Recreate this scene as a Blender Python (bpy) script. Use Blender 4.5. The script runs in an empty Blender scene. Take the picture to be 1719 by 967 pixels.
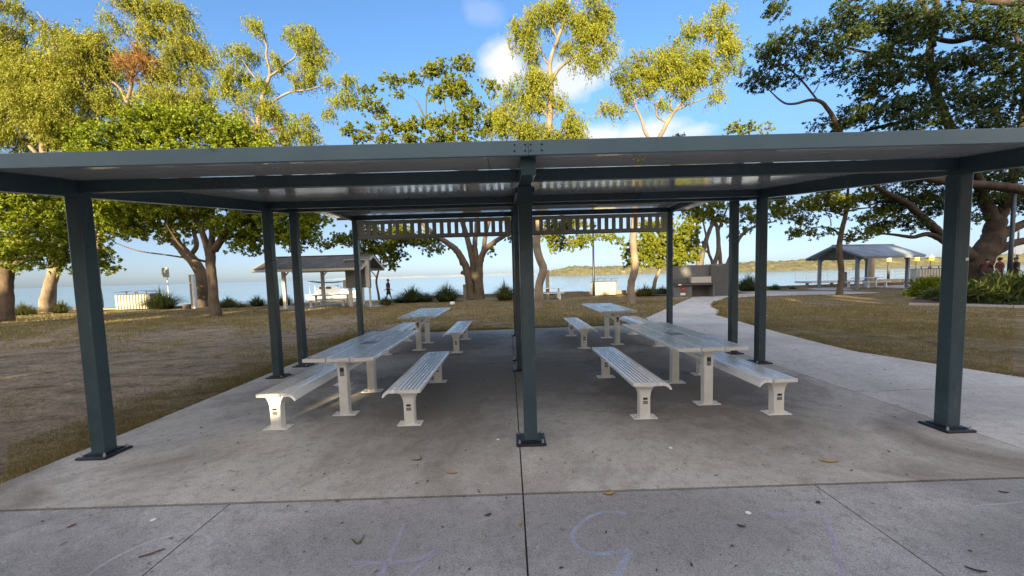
import bpy, math, random
import numpy as np
from mathutils import Matrix, Vector

rng = np.random.default_rng(7)
random.seed(7)
S = bpy.context.scene
COL = S.collection

# ------------------------------------------------------------------ camera
F, CY, PITCH, ROLL, YAW, HC, CX = 640.34, 505.4, .0688, .0279, .0076, 1.8, 859.5
def cam_axes():
    c, s = math.cos(YAW), math.sin(YAW)
    X = Vector((c, -s, 0)); Yv = Vector((s, c, 0)); Z = Vector((0, 0, 1))
    cp, sp = math.cos(PITCH), math.sin(PITCH)
    fwd = Yv*cp - Z*sp; up = Yv*sp + Z*cp
    cr, sr = math.cos(ROLL), math.sin(ROLL)
    right = X*cr - up*sr
    down = -X*sr - up*cr
    return right*1.0, -down, fwd
# image right = cr*x + sr*down ; image down = -sr*x + cr*down
R_, U_, F_ = cam_axes()
cam_d = bpy.data.cameras.new("camera"); cam = bpy.data.objects.new("camera", cam_d); COL.objects.link(cam)
M = Matrix.Identity(4)
for i in range(3):
    M[i][0] = R_[i]; M[i][1] = U_[i]; M[i][2] = -F_[i]
M[0][3], M[1][3], M[2][3] = 0, 0, HC
cam.matrix_world = M
cam_d.sensor_width = 36; cam_d.lens = 36*F/1719
cam_d.shift_y = (CY-483.5)/1719
cam_d.clip_start = .05; cam_d.clip_end = 40000
S.camera = cam

def ray(px, py):
    a, b = px-CX, py-CY
    d = F_*F + R_*a - U_*b
    return d/d.y
def Gd(px, py, z=0.0):
    d = ray(px, py); t = (z-HC)/d.z
    return Vector((0, 0, HC)) + d*t
def P(px, py, y):
    return Vector((0, 0, HC)) + ray(px, py)*y

# ------------------------------------------------------------------ light
SUN_AZ, SUN_EL = math.radians(194), math.radians(13.5)
W = bpy.data.worlds.new("World"); S.world = W; W.use_nodes = True
S.view_settings.view_transform = 'Standard'; S.view_settings.look = 'None'
S.view_settings.gamma = 1; S.view_settings.use_curve_mapping = False
S.view_settings.exposure = 1.78
nt = W.node_tree; nt.nodes.clear()
def nd(t, kind, **kw):
    n = t.nodes.new(kind)
    for k, v in kw.items(): setattr(n, k, v)
    return n
out = nd(nt, 'ShaderNodeOutputWorld'); bg = nd(nt, 'ShaderNodeBackground'); bg.inputs[1].default_value = .15
sky = nd(nt, 'ShaderNodeTexSky', sky_type='NISHITA', sun_disc=False, sun_elevation=SUN_EL, sun_rotation=SUN_AZ,
         altitude=0, air_density=1.0, dust_density=.5, ozone_density=2.0)
hs = nd(nt, 'ShaderNodeHueSaturation'); hs.inputs['Saturation'].default_value = 1.02; hs.inputs['Value'].default_value = 1.0
nt.links.new(sky.outputs[0], hs.inputs['Color'])
tc = nd(nt, 'ShaderNodeTexCoord')
cn = nd(nt, 'ShaderNodeTexNoise'); cn.inputs['Scale'].default_value = 9; cn.inputs['Detail'].default_value = 7; cn.inputs['Roughness'].default_value = .58
nt.links.new(tc.outputs['Generated'], cn.inputs['Vector'])
last = None
def mth(t, op, a, b=None, clamp=False):
    n = nd(t, 'ShaderNodeMath', operation=op, use_clamp=clamp)
    for i, v in enumerate((a, b)):
        if v is None: continue
        if isinstance(v, (int, float)): n.inputs[i].default_value = v
        else: t.links.new(v, n.inputs[i])
    return n.outputs[0]
for px, py, sx, sy, amt in [(812, 18, .05, .025, .16), (852, 114, .065, .055, .85), (955, 130, .12, .05, .75), (1010, 231, .10, .035, .8), (1085, 226, .12, .04, .85), (1150, 224, .07, .025, .6)]:
    d = ray(px, py).normalized()
    sub = nd(nt, 'ShaderNodeVectorMath', operation='SUBTRACT'); nt.links.new(tc.outputs['Generated'], sub.inputs[0]); sub.inputs[1].default_value = d
    ml = nd(nt, 'ShaderNodeVectorMath', operation='MULTIPLY'); nt.links.new(sub.outputs[0], ml.inputs[0]); ml.inputs[1].default_value = (1/sx, 1/sx, 1/sy)
    ln = nd(nt, 'ShaderNodeVectorMath', operation='LENGTH'); nt.links.new(ml.outputs[0], ln.inputs[0])
    v = mth(nt, 'SUBTRACT', 1.0, ln.outputs['Value'])
    v = mth(nt, 'ADD', v, mth(nt, 'MULTIPLY', mth(nt, 'SUBTRACT', cn.outputs['Fac'], .5), 2.0))
    v = mth(nt, 'MULTIPLY', v, 1.6, True)
    v = mth(nt, 'MULTIPLY', v, amt)
    last = v if last is None else mth(nt, 'MAXIMUM', last, v)
# sky tint by height, strong ahead and fading out behind the camera
sp = nd(nt, 'ShaderNodeSeparateXYZ'); nt.links.new(tc.outputs['Generated'], sp.inputs[0])
mixc = nd(nt, 'ShaderNodeMix', data_type='RGBA'); nt.links.new(last, mixc.inputs[0])
hz = nd(nt, 'ShaderNodeMapRange'); hz.inputs['From Min'].default_value = -.02; hz.inputs['From Max'].default_value = .42; nt.links.new(sp.outputs[2], hz.inputs['Value'])
hr = nd(nt, 'ShaderNodeValToRGB'); he = hr.color_ramp.elements; he[0].position = 0; he[0].color = (.21, .295, .56, 1); he[1].position = 1; he[1].color = (.42, .53, .64, 1)
hm_ = he.new(.35); hm_.color = (.29, .275, .33, 1)
nt.links.new(hz.outputs[0], hr.inputs[0])
ht = nd(nt, 'ShaderNodeMix', data_type='RGBA', blend_type='MULTIPLY'); nt.links.new(mth(nt, 'MULTIPLY', mth(nt, 'ADD', sp.outputs[1], .35), 1.6, True), ht.inputs[0])
nt.links.new(hs.outputs[0], ht.inputs[6]); nt.links.new(hr.outputs[0], ht.inputs[7]); nt.links.new(ht.outputs[2], mixc.inputs[6])
mixc.inputs[7].default_value = (2.2, 2.15, 2.2, 1)
cb = nd(nt, 'ShaderNodeTexNoise'); cb.inputs['Scale'].default_value = 3.2; cb.inputs['Detail'].default_value = 6; nt.links.new(tc.outputs['Generated'], cb.inputs['Vector'])  # bright cloud added behind the camera, out of view, as fill light
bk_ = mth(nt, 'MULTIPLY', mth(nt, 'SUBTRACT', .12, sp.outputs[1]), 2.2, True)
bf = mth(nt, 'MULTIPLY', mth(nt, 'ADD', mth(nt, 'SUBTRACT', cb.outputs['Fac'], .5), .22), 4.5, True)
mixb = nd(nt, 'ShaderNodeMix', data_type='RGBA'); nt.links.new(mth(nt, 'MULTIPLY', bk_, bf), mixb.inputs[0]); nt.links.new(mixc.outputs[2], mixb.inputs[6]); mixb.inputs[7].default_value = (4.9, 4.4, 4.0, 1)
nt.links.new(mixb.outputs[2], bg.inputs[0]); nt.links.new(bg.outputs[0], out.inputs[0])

sd = bpy.data.lights.new("sun", 'SUN'); sd.energy = 4.6; sd.angle = math.radians(.5); sd.color = (1, .80, .48)
sun = bpy.data.objects.new("sun", sd); COL.objects.link(sun)
sdir = Vector((math.sin(SUN_AZ)*math.cos(SUN_EL), math.cos(SUN_AZ)*math.cos(SUN_EL), math.sin(SUN_EL)))
sun.rotation_euler = sdir.to_track_quat('Z', 'Y').to_euler(); sun.location = (0, -30, 30)

# ------------------------------------------------------------------ helpers
class MB:
    def __init__(s): s.v = []; s.f = []
    def add(s, vs, fs):
        n = len(s.v); s.v += [tuple(v) for v in vs]; s.f += [tuple(i+n for i in f) for f in fs]; return s
    def box(s, c, d, rz=0):
        x, y, z = c; a, b, e = d[0]/2, d[1]/2, d[2]/2; co, si = math.cos(rz), math.sin(rz)
        vs = []
        for i, j, k in [(-1,-1,-1),(1,-1,-1),(1,1,-1),(-1,1,-1),(-1,-1,1),(1,-1,1),(1,1,1),(-1,1,1)]:
            p, q = i*a, j*b; vs.append((x+p*co-q*si, y+p*si+q*co, z+k*e))
        return s.add(vs, [(0,3,2,1),(4,5,6,7),(0,1,5,4),(1,2,6,5),(2,3,7,6),(3,0,4,7)])
    def bar(s, a, b, w, h):           # rectangular bar from a to b, w across, h upright
        a, b = Vector(a), Vector(b); d = (b-a).normalized()
        up = Vector((0,0,1)) if abs(d.z) < .95 else Vector((0,1,0))
        r = d.cross(up).normalized(); u = r.cross(d)
        vs = [p + r*i*w/2 + u*k*h/2 for p in (a, b) for i, k in ((-1,-1),(1,-1),(1,1),(-1,1))]
        return s.add(vs, [(0,1,2,3),(7,6,5,4),(0,4,5,1),(1,5,6,2),(2,6,7,3),(3,7,4,0)])
    def prism(s, poly, a, b, axis='y'):
        n = len(poly)
        mk = {'y': lambda p, t: (p[0], t, p[1]), 'x': lambda p, t: (t, p[0], p[1]), 'z': lambda p, t: (p[0], p[1], t)}[axis]
        vs = [mk(p, a) for p in poly] + [mk(p, b) for p in poly]
        fs = [tuple(range(n))[::-1], tuple(range(n, 2*n))] + [(i, (i+1) % n, n+(i+1) % n, n+i) for i in range(n)]
        return s.add(vs, fs)
    def tube(s, pts, rad, n=8, cap=True):
        pts = [Vector(p) for p in pts]; m = len(pts); base = len(s.v)
        if isinstance(rad, (int, float)): rad = [rad]*m
        t0 = (pts[1]-pts[0]).normalized(); ref = Vector((1,0,0)) if abs(t0.x) < .8 else Vector((0,1,0))
        for i, p in enumerate(pts):
            t = (pts[min(i+1, m-1)]-pts[max(i-1, 0)]).normalized()
            r = (ref - t*ref.dot(t)).normalized(); ref = r; u = t.cross(r)
            for k in range(n):
                a = 2*math.pi*k/n; s.v.append(tuple(p + (r*math.cos(a)+u*math.sin(a))*rad[i]))
        for i in range(m-1):
            for k in range(n):
                a, b = base+i*n+k, base+i*n+(k+1) % n; s.f.append((a, b, b+n, a+n))
        if cap:
            s.f.append(tuple(base+k for k in range(n))[::-1]); s.f.append(tuple(base+(m-1)*n+k for k in range(n)))
        return s
    def lathe(s, prof, c=(0,0,0), n=16):
        base = len(s.v)
        for r, z in prof:
            for k in range(n):
                a = 2*math.pi*k/n; s.v.append((c[0]+r*math.cos(a), c[1]+r*math.sin(a), c[2]+z))
        for i in range(len(prof)-1):
            for k in range(n):
                a, b = base+i*n+k, base+i*n+(k+1) % n; s.f.append((a, b, b+n, a+n))
        s.f.append(tuple(base+k for k in range(n))[::-1]); s.f.append(tuple(base+(len(prof)-1)*n+k for k in range(n)))
        return s
    def ball(s, c, r, n=8, m=6, sc=(1,1,1)):
        prof = [(max(1e-4, math.sin(math.pi*i/m))*r, -math.cos(math.pi*i/m)*r) for i in range(m+1)]
        b0 = len(s.v); s.lathe(prof, (0,0,0), n)
        for i in range(b0, len(s.v)):
            v = s.v[i]; s.v[i] = (c[0]+v[0]*sc[0], c[1]+v[1]*sc[1], c[2]+v[2]*sc[2])
        return s
    def obj(s, name, mat, parent=None, smooth=False, bevel=0, origin=None):
        me = bpy.data.meshes.new(name)
        vs = s.v if origin is None else [(v[0]-origin[0], v[1]-origin[1], v[2]-origin[2]) for v in s.v]
        me.from_pydata(vs, [], s.f); me.materials.append(mat)
        if smooth: me.polygons.foreach_set('use_smooth', [True]*len(me.polygons))
        o = bpy.data.objects.new(name, me); COL.objects.link(o)
        if parent is not None: o.parent = parent
        elif origin is not None: o.location = origin
        if bevel:
            b = o.modifiers.new("bevel", 'BEVEL'); b.width = bevel; b.segments = 2; b.limit_method = 'ANGLE'; b.angle_limit = math.radians(40)
        return o
def np_mesh(name, V, Q, mat, parent=None, smooth=False):
    me = bpy.data.meshes.new(name); V = np.asarray(V, np.float32); Q = np.asarray(Q, np.int32)
    me.vertices.add(len(V)); me.vertices.foreach_set('co', V.ravel())
    k = Q.shape[1]; me.loops.add(Q.size); me.loops.foreach_set('vertex_index', Q.ravel())
    me.polygons.add(len(Q)); me.polygons.foreach_set('loop_start', np.arange(len(Q), dtype=np.int32)*k)
    me.polygons.foreach_set('loop_total', np.full(len(Q), k, np.int32))
    if smooth: me.polygons.foreach_set('use_smooth', np.ones(len(Q), bool))
    me.update(calc_edges=True); me.materials.append(mat)
    o = bpy.data.objects.new(name, me); COL.objects.link(o)
    if parent is not None: o.parent = parent
    return o
def tag(o, label, cat, group=None, kind=None):
    o['label'] = label; o['category'] = cat
    if group: o['group'] = group
    if kind: o['kind'] = kind
    return o
def structure(o, label=None):
    o['kind'] = 'structure'
    if label: o['label'] = label
    return o
def empty(name, loc, label, cat, rz=0, group=None):
    o = bpy.data.objects.new(name, None); COL.objects.link(o); o.location = loc; o.rotation_euler = (0, 0, rz)
    o.empty_display_size = .2
    return tag(o, label, cat, group)
def copy_tree(o, parent=None):
    c = o.copy(); COL.objects.link(c)
    if parent is not None: c.parent = parent
    for ch in list(o.children): copy_tree(ch, c)
    return c

# ------------------------------------------------------------------ materials
def mat(name, col, rough=.6, metal=0, spec=.5, coat=0):
    m = bpy.data.materials.new(name); m.use_nodes = True; b = m.node_tree.nodes['Principled BSDF']
    b.inputs['Base Color'].default_value = (*col, 1); b.inputs['Roughness'].default_value = rough; b.inputs['Metallic'].default_value = metal
    b.inputs['Specular IOR Level'].default_value = spec; b.inputs['Coat Weight'].default_value = coat
    return m
def ramp(t, fac, stops):
    r = nd(t, 'ShaderNodeValToRGB'); e = r.color_ramp.elements
    while len(e) < len(stops): e.new(.5)
    for i, (p, c) in enumerate(stops):
        e[i].position = p; e[i].color = (*c, 1) if len(c) == 3 else c
    t.links.new(fac, r.inputs[0]); return r.outputs[0]
def noise(t, vec, scale, detail=5, rough=.55, dist=0):
    n = nd(t, 'ShaderNodeTexNoise'); n.inputs['Scale'].default_value = scale; n.inputs['Detail'].default_value = detail
    n.inputs['Roughness'].default_value = rough; n.inputs['Distortion'].default_value = dist
    if vec is not None: t.links.new(vec, n.inputs['Vector'])
    return n.outputs['Fac']
def mixcol(t, fac, a, b, blend='MIX'):
    m = nd(t, 'ShaderNodeMix', data_type='RGBA', blend_type=blend)
    for i, v in ((0, fac), (6, a), (7, b)):
        if isinstance(v, (int, float)): m.inputs[i].default_value = v
        elif isinstance(v, tuple): m.inputs[i].default_value = (*v, 1) if len(v) == 3 else v
        else: t.links.new(v, m.inputs[i])
    return m.outputs[2]
def pos(t): return nd(t, 'ShaderNodeNewGeometry').outputs['Position']
def objco(t): return nd(t, 'ShaderNodeTexCoord').outputs['Object']
def scaled(t, vec, s):
    m = nd(t, 'ShaderNodeMapping'); m.inputs['Scale'].default_value = s; t.links.new(vec, m.inputs['Vector']); return m.outputs[0]
def bump(t, b, h, strength=.3, dist=.02):
    n = nd(t, 'ShaderNodeBump'); n.inputs['Strength'].default_value = strength; n.inputs['Distance'].default_value = dist
    t.links.new(h, n.inputs['Height']); t.links.new(n.outputs[0], b.inputs['Normal'])
def varied(name, c1, c2, scale, rough=.6, metal=0, bumps=0, spec=.5, coord='obj', stretch=None, rvar=0, detail=6):
    m = mat(name, c1, rough, metal, spec); t = m.node_tree; b = t.nodes['Principled BSDF']
    v = objco(t) if coord == 'obj' else pos(t)
    if stretch: v = scaled(t, v, stretch)
    n = noise(t, v, scale, detail)
    t.links.new(ramp(t, n, [(.3, c1), (.7, c2)]), b.inputs['Base Color'])
    if bumps: bump(t, b, n, bumps)
    if rvar:
        t.links.new(mth(t, 'ADD', mth(t, 'MULTIPLY', n, rvar), rough-rvar/2), b.inputs['Roughness'])
    return m

STEEL = varied('dark_painted_steel', (.032, .058, .074), (.042, .074, .092), 3, .30, 0, .02, rvar=.14)
t_ = STEEL.node_tree; b_ = t_.nodes['Principled BSDF']; l_ = b_.inputs['Base Color'].links[0].from_socket; p_ = pos(t_)
sc1 = noise(t_, scaled(t_, p_, (1, 1, .35)), 14, 7, .75); sc2 = noise(t_, scaled(t_, p_, (30, 30, 2.2)), 1.0, 4, .7)
c_ = mixcol(t_, mth(t_, 'MULTIPLY', ramp(t_, sc1, [(.55, (0,0,0)), (.72, (1,1,1))]), .35), l_, (.16, .17, .165))
c_ = mixcol(t_, mth(t_, 'MULTIPLY', ramp(t_, sc2, [(.60, (0,0,0)), (.70, (1,1,1))]), .25), c_, (.02, .03, .035))
t_.links.new(c_, b_.inputs['Base Color'])
STEEL2 = mat('black_base_steel', (.012, .017, .026), .38)
BOLT = mat('galvanised_bolt', (.55, .55, .56), .35, .9)
WHITE = varied('white_powder_coat', (.70, .69, .655), (.80, .79, .765), 9, .45, 0, .03, rvar=.1)
ALU = varied('ribbed_aluminium', (.84, .845, .85), (.90, .90, .90), 22, .26, .18, .02, stretch=(1, .12, 1), rvar=.16)
ALUD = varied('dirty_aluminium', (.16, .16, .16), (.26, .26, .255), 7, .4, .2, .02, rvar=.16)
DARKP = mat('grey_plaque', (.22, .225, .23), .35, .3)
BLACKP = mat('black_plate', (.014, .014, .016), .5)
CEIL = varied('white_ceiling_panel', (.80, .80, .79), (.86, .86, .85), 1.2, .11, .38, .0, .75, coord='pos')
ROOFT = mat('grey_roof_sheet', (.12, .15, .17), .4, .4)
FASC = varied('slate_fascia_paint', (.11, .175, .215), (.13, .20, .245), 2, .38, 0, 0, coord='pos')
SCREEN = mat('charcoal_screen', (.33, .31, .28), .5)
TUBE = mat('lamp_diffuser', (.62, .63, .63), .35)

def concrete(name, a, b, stain, agg, speck, rough=.85, worn=()):
    m = mat(name, a, rough); t = m.node_tree; bs = t.nodes['Principled BSDF']; p = pos(t)
    n1 = noise(t, p, .5, 7, .62, .6); n2 = noise(t, p, 2.3, 8, .68); n3 = noise(t, p, agg, 3, .75); n4 = noise(t, p, 11, 7, .75); n5 = noise(t, p, 28, 5, .7)
    c = ramp(t, n2, [(.32, a), (.68, b)])
    w = ramp(t, n1, [(.46, (0,0,0)), (.62, (1,1,1))])
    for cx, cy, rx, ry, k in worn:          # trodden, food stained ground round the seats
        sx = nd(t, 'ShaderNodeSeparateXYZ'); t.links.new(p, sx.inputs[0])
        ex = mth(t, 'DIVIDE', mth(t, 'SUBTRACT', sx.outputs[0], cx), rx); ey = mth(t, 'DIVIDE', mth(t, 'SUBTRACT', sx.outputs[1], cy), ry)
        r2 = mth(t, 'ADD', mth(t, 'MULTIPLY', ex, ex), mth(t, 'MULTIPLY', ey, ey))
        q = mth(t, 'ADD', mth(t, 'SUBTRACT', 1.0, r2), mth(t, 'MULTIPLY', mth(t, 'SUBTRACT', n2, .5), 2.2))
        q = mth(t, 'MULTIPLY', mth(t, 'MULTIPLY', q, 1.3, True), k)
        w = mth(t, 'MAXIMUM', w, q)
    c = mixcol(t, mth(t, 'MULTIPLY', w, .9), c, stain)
    c = mixcol(t, mth(t, 'MULTIPLY', ramp(t, n4, [(.50, (0,0,0)), (.66, (1,1,1))]), .55), c, tuple(x*.55 for x in a))
    c = mixcol(t, mth(t, 'MULTIPLY', ramp(t, n5, [(.58, (0,0,0)), (.68, (1,1,1))]), .55), c, tuple(x*.4 for x in a))
    c = mixcol(t, mth(t, 'MULTIPLY', ramp(t, n5, [(.30, (1,1,1)), (.38, (0,0,0))]), .35), c, tuple(min(1, x*1.5) for x in b))
    c = mixcol(t, speck, c, mixcol(t, 1.0, c, ramp(t, n3, [(.38, (.22,.22,.24)), (.47, (.95,.95,.95)), (.60, (1.25,1.25,1.25)), (.70, (1.7,1.7,1.75))]), 'MULTIPLY'))
    vo = nd(t, 'ShaderNodeTexVoronoi'); vo.inputs['Scale'].default_value = 2.3; t.links.new(p, vo.inputs['Vector'])
    spot = ramp(t, mth(t, 'ADD', vo.outputs['Distance'], mth(t, 'MULTIPLY', n4, .12)), [(.085, (1,1,1)), (.125, (0,0,0))])
    c = mixcol(t, mth(t, 'MULTIPLY', spot, .6), c, tuple(x*.33 for x in a))
    t.links.new(c, bs.inputs['Base Color'])
    bump(t, bs, mth(t, 'ADD', mth(t, 'ADD', mth(t, 'MULTIPLY', n3, .5), mth(t, 'MULTIPLY', n4, .6)), mth(t, 'MULTIPLY', n5, .4)), .5, .012)
    return m
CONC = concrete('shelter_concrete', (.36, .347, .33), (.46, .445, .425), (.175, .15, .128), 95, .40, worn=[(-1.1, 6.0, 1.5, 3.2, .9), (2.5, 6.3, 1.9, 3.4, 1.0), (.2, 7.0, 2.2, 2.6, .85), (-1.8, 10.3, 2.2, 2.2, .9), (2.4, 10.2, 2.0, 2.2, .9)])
CONCF = concrete('coarse_concrete', (.29, .288, .297), (.38, .378, .39), (.18, .176, .185), 135, .62, worn=[(.9, 2.6, 1.3, .6, .7), (3.6, 2.2, 1.2, .45, .8), (-.9, 2.5, 1.0, .5, .6)])
PATHM = concrete('path_concrete', (.45, .44, .43), (.54, .53, .52), (.38, .37, .36), 70, .28)
JOINT = mat('joint_filler', (.022, .021, .02), .9)
KERB = varied('kerb_concrete', (.33, .32, .3), (.42, .41, .39), 4, .85, 0, .2, coord='pos')

def ground_mat():
    m = mat('dry_lawn', (.1, .08, .05), .95, 0, .15); t = m.node_tree; b = t.nodes['Principled BSDF']; p = pos(t)
    n1 = noise(t, p, .22, 6, .6); n2 = noise(t, p, 1.6, 8, .7); n3 = noise(t, scaled(t, p, (3.2, 5.5, 3)), 1.0, 9, .78, .4); n4 = noise(t, p, 17, 6, .75)
    grass = ramp(t, n2, [(.25, (.165, .135, .065)), (.5, (.245, .195, .098)), (.72, (.35, .275, .16))])
    dirt = ramp(t, n2, [(.25, (.24, .20, .158)), (.5, (.335, .283, .228)), (.75, (.41, .35, .29))])
    s = nd(t, 'ShaderNodeSeparateXYZ'); t.links.new(p, s.inputs[0])
    # worn bare earth left of the shelter, thinning with distance
    dx = mth(t, 'DIVIDE', mth(t, 'ADD', s.outputs[0], 10.5), 10.5); dy = mth(t, 'DIVIDE', mth(t, 'SUBTRACT', s.outputs[1], 8.5), 9.5)
    rr = mth(t, 'SQRT', mth(t, 'ADD', mth(t, 'MULTIPLY', dx, dx), mth(t, 'MULTIPLY', dy, dy)))
    w = mth(t, 'SUBTRACT', mth(t, 'ADD', 1.25, mth(t, 'MULTIPLY', mth(t, 'SUBTRACT', n1, .5), 2.4)), rr)
    w = mth(t, 'ADD', w, mth(t, 'MULTIPLY', mth(t, 'SUBTRACT', n2, .5), 1.6))
    wm = ramp(t, w, [(.05, (0,0,0)), (.5, (1,1,1))])
    patch = ramp(t, mth(t, 'ADD', n1, mth(t, 'MULTIPLY', n2, .35)), [(.62, (0,0,0)), (.80, (1,1,1))])
    fac = mth(t, 'MAXIMUM', wm, mth(t, 'MULTIPLY', patch, .7))
    c = mixcol(t, fac, grass, dirt)
    c = mixcol(t, .75, c, ramp(t, n3, [(.34, (.30, .27, .23)), (.47, (.92, .92, .92)), (.58, (1.05, 1.04, 1.0)), (.75, (1.5, 1.45, 1.3))]), 'MULTIPLY')
    c = mixcol(t, .6, c, ramp(t, n4, [(.38, (.28, .25, .22)), (.50, (1, 1, 1)), (.68, (1.35, 1.3, 1.2))]), 'MULTIPLY')
    n6 = noise(t, scaled(t, p, (.9, 2.0, 1)), 1.0, 7, .7, .8); n7 = noise(t, p, .13, 4, .6)
    c = mixcol(t, .85, c, ramp(t, n6, [(.36, (.42, .38, .34)), (.46, (.9, .88, .86)), (.56, (1.08, 1.06, 1.03)), (.72, (1.35, 1.28, 1.12))]), 'MULTIPLY')
    c = mixcol(t, .7, c, ramp(t, n7, [(.36, (.70, .72, .66)), (.62, (1.15, 1.1, 1.0))]), 'MULTIPLY')
    t.links.new(c, b.inputs['Base Color'])
    bump(t, b, mth(t, 'ADD', mth(t, 'ADD', n3, mth(t, 'MULTIPLY', n4, .5)), n2), .1*12, .09)
    return m
GROUND = ground_mat()
SAND = varied('sand', (.36, .28, .17), (.44, .35, .22), 3, .95, 0, .3, coord='pos')
MULCH = varied('bark_mulch', (.045, .028, .02), (.09, .055, .035), 25, .95, 0, .6, coord='pos')

def leaf_mat(name, c1, c2, c3, trans=.35, rough=.5):
    c1 = tuple(.45*p+.55*q for p, q in zip(c1, c2)); m = mat(name, c1, max(rough, .6), 0, .22); t = m.node_tree; b = t.nodes['Principled BSDF']
    g = nd(t, 'ShaderNodeNewGeometry')
    c = ramp(t, g.outputs['Random Per Island'], [(0, c1), (.5, c2), (.92, c2), (1, c3)])
    n = noise(t, g.outputs['Position'], .55, 3)
    c = mixcol(t, .6, c, ramp(t, n, [(.35, (.72, .78, .8)), (.65, (1.25, 1.15, 1.0))]), 'MULTIPLY')
    t.links.new(c, b.inputs['Base Color'])
    tr = nd(t, 'ShaderNodeBsdfTranslucent'); t.links.new(mixcol(t, 1.0, c, (1.5, 1.6, .7), 'MULTIPLY'), tr.inputs[0])
    mx = nd(t, 'ShaderNodeMixShader'); mx.inputs[0].default_value = trans
    t.links.new(b.outputs[0], mx.inputs[1]); t.links.new(tr.outputs[0], mx.inputs[2])
    t.links.new(mx.outputs[0], t.nodes['Material Output'].inputs[0])
    return m
LF_FIG = leaf_mat('fig_leaf', (.075, .10, .012), (.15, .18, .018), (.28, .21, .05), .2)
LF_FIG2 = leaf_mat('moreton_leaf', (.020, .036, .012), (.042, .066, .018), (.15, .12, .03), .22)
LF_BRIGHT = leaf_mat('bright_leaf', (.09, .13, .010), (.18, .225, .014), (.27, .24, .03), .22)
LF_LIME = leaf_mat('lime_leaf', (.10, .155, .014), (.18, .21, .02), (.28, .15, .035), .28)
LF_EUC = leaf_mat('gum_leaf', (.12, .145, .018), (.205, .225, .024), (.27, .21, .04), .25)
LF_CAS = leaf_mat('she_oak_leaf', (.12, .14, .020), (.205, .215, .028), (.25, .18, .05), .25)
LF_BROWN = leaf_mat('dead_leaf', (.16, .08, .03), (.22, .12, .04), (.25, .16, .06), .3)
LF_TUFT = leaf_mat('tussock_blade', (.06, .075, .02), (.10, .105, .03), (.24, .19, .08), .3)
LF_TUFTD = leaf_mat('dark_tussock_blade', (.03, .045, .016), (.055, .075, .022), (.14, .12, .05), .25)
LF_LAWN = leaf_mat('lawn_blade', (.07, .078, .026), (.225, .18, .082), (.48, .39, .25), .2, .7)
def bark(name, c1, c2, sc=6, stretch=(1, 1, .25), bs=.6):
    m = mat(name, c1, .85, 0, .2); t = m.node_tree; b = t.nodes['Principled BSDF']; p = pos(t)
    n = noise(t, scaled(t, p, stretch), sc, 8, .65, .6); n2 = noise(t, p, 1.3, 4)
    c = mixcol(t, .5, ramp(t, n, [(.3, c1), (.65, c2)]), ramp(t, n2, [(.35, tuple(x*.6 for x in c1)), (.65, c2)]))
    t.links.new(c, b.inputs['Base Color']); bump(t, b, n, bs, .06); return m
BK_FIG = bark('fig_bark', (.062, .048, .036), (.15, .115, .08))
BK_GUM = bark('pale_gum_bark', (.15, .112, .080), (.30, .24, .175), 4)
BK_DARK = bark('rough_bark', (.07, .05, .038), (.17, .125, .09), 9)
BK_BLACK = bark('dark_fig_bark', (.030, .023, .018), (.085, .062, .046), 5)
BK_GREY = bark('grey_bark', (.10, .088, .072), (.22, .19, .155), 5)

# ------------------------------------------------------------------ ground, water, hills
def flatpoly(name, pts, z0, z1, m):
    return MB().prism([(p[0], p[1]) for p in pts], z0, z1, 'z').obj(name, m)
xs = np.concatenate([np.linspace(-400, -62, 12), np.linspace(-60, 60, 161), np.linspace(62, 400, 12)])
ys = np.concatenate([np.linspace(-300, -12, 10), np.linspace(-10, 34, 90), np.linspace(35, 60, 8)])
gx, gy = np.meshgrid(xs, ys)
def gz(x, y):
    z = .025*np.sin(x*.9+1.3)*np.sin(y*.7) + .03*np.sin(x*.31+y*.23)
    near = np.clip((np.abs(x)-5.2)/3, 0, 1)
    mask = np.where((x > -5.6) & (x < 17) & (y < 27), 0, 1)
    z = np.where(mask > 0, z*np.clip((np.maximum(-5.6-x, np.maximum(x-17, y-27)))/4, 0, 1), 0)
    shore = 31.8 + 1.2*np.sin(x*.11) * (x < -12)
    z = z - np.clip((y-shore)/3.5, 0, 6)*1.1
    return z
V = np.stack([gx.ravel(), gy.ravel(), gz(gx, gy).ravel()], 1)
nx, ny = len(xs), len(ys)
ii = (np.arange(ny-1)[:, None]*nx + np.arange(nx-1)[None]).ravel()
structure(np_mesh('ground', V, np.stack([ii, ii+1, ii+1+nx, ii+nx], 1), GROUND, smooth=True), 'dry worn lawn and bare earth of the park')

wm = mat('sea_water', (.10, .17, .20), .10, 0, .5); t = wm.node_tree; b = t.nodes['Principled BSDF']
wn = noise(t, scaled(t, pos(t), (.35, 1.1, 1)), 1.1, 6, .6); wn2 = noise(t, scaled(t, pos(t), (.012, .05, 1)), 1.0, 4, .6)
bump(t, b, mth(t, 'ADD', wn, mth(t, 'MULTIPLY', wn2, 1.5)), 0.09, .25)
t.links.new(ramp(t, wn2, [(.35, (.06, .15, .26)), (.65, (.11, .21, .31))]), b.inputs['Base Color'])
structure(np_mesh('water', [(-15000, 31, -1.2), (15000, 31, -1.2), (15000, 30000, -1.2), (-15000, 30000, -1.2)], [(0, 1, 2, 3)], wm), 'calm pale blue bay')

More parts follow.
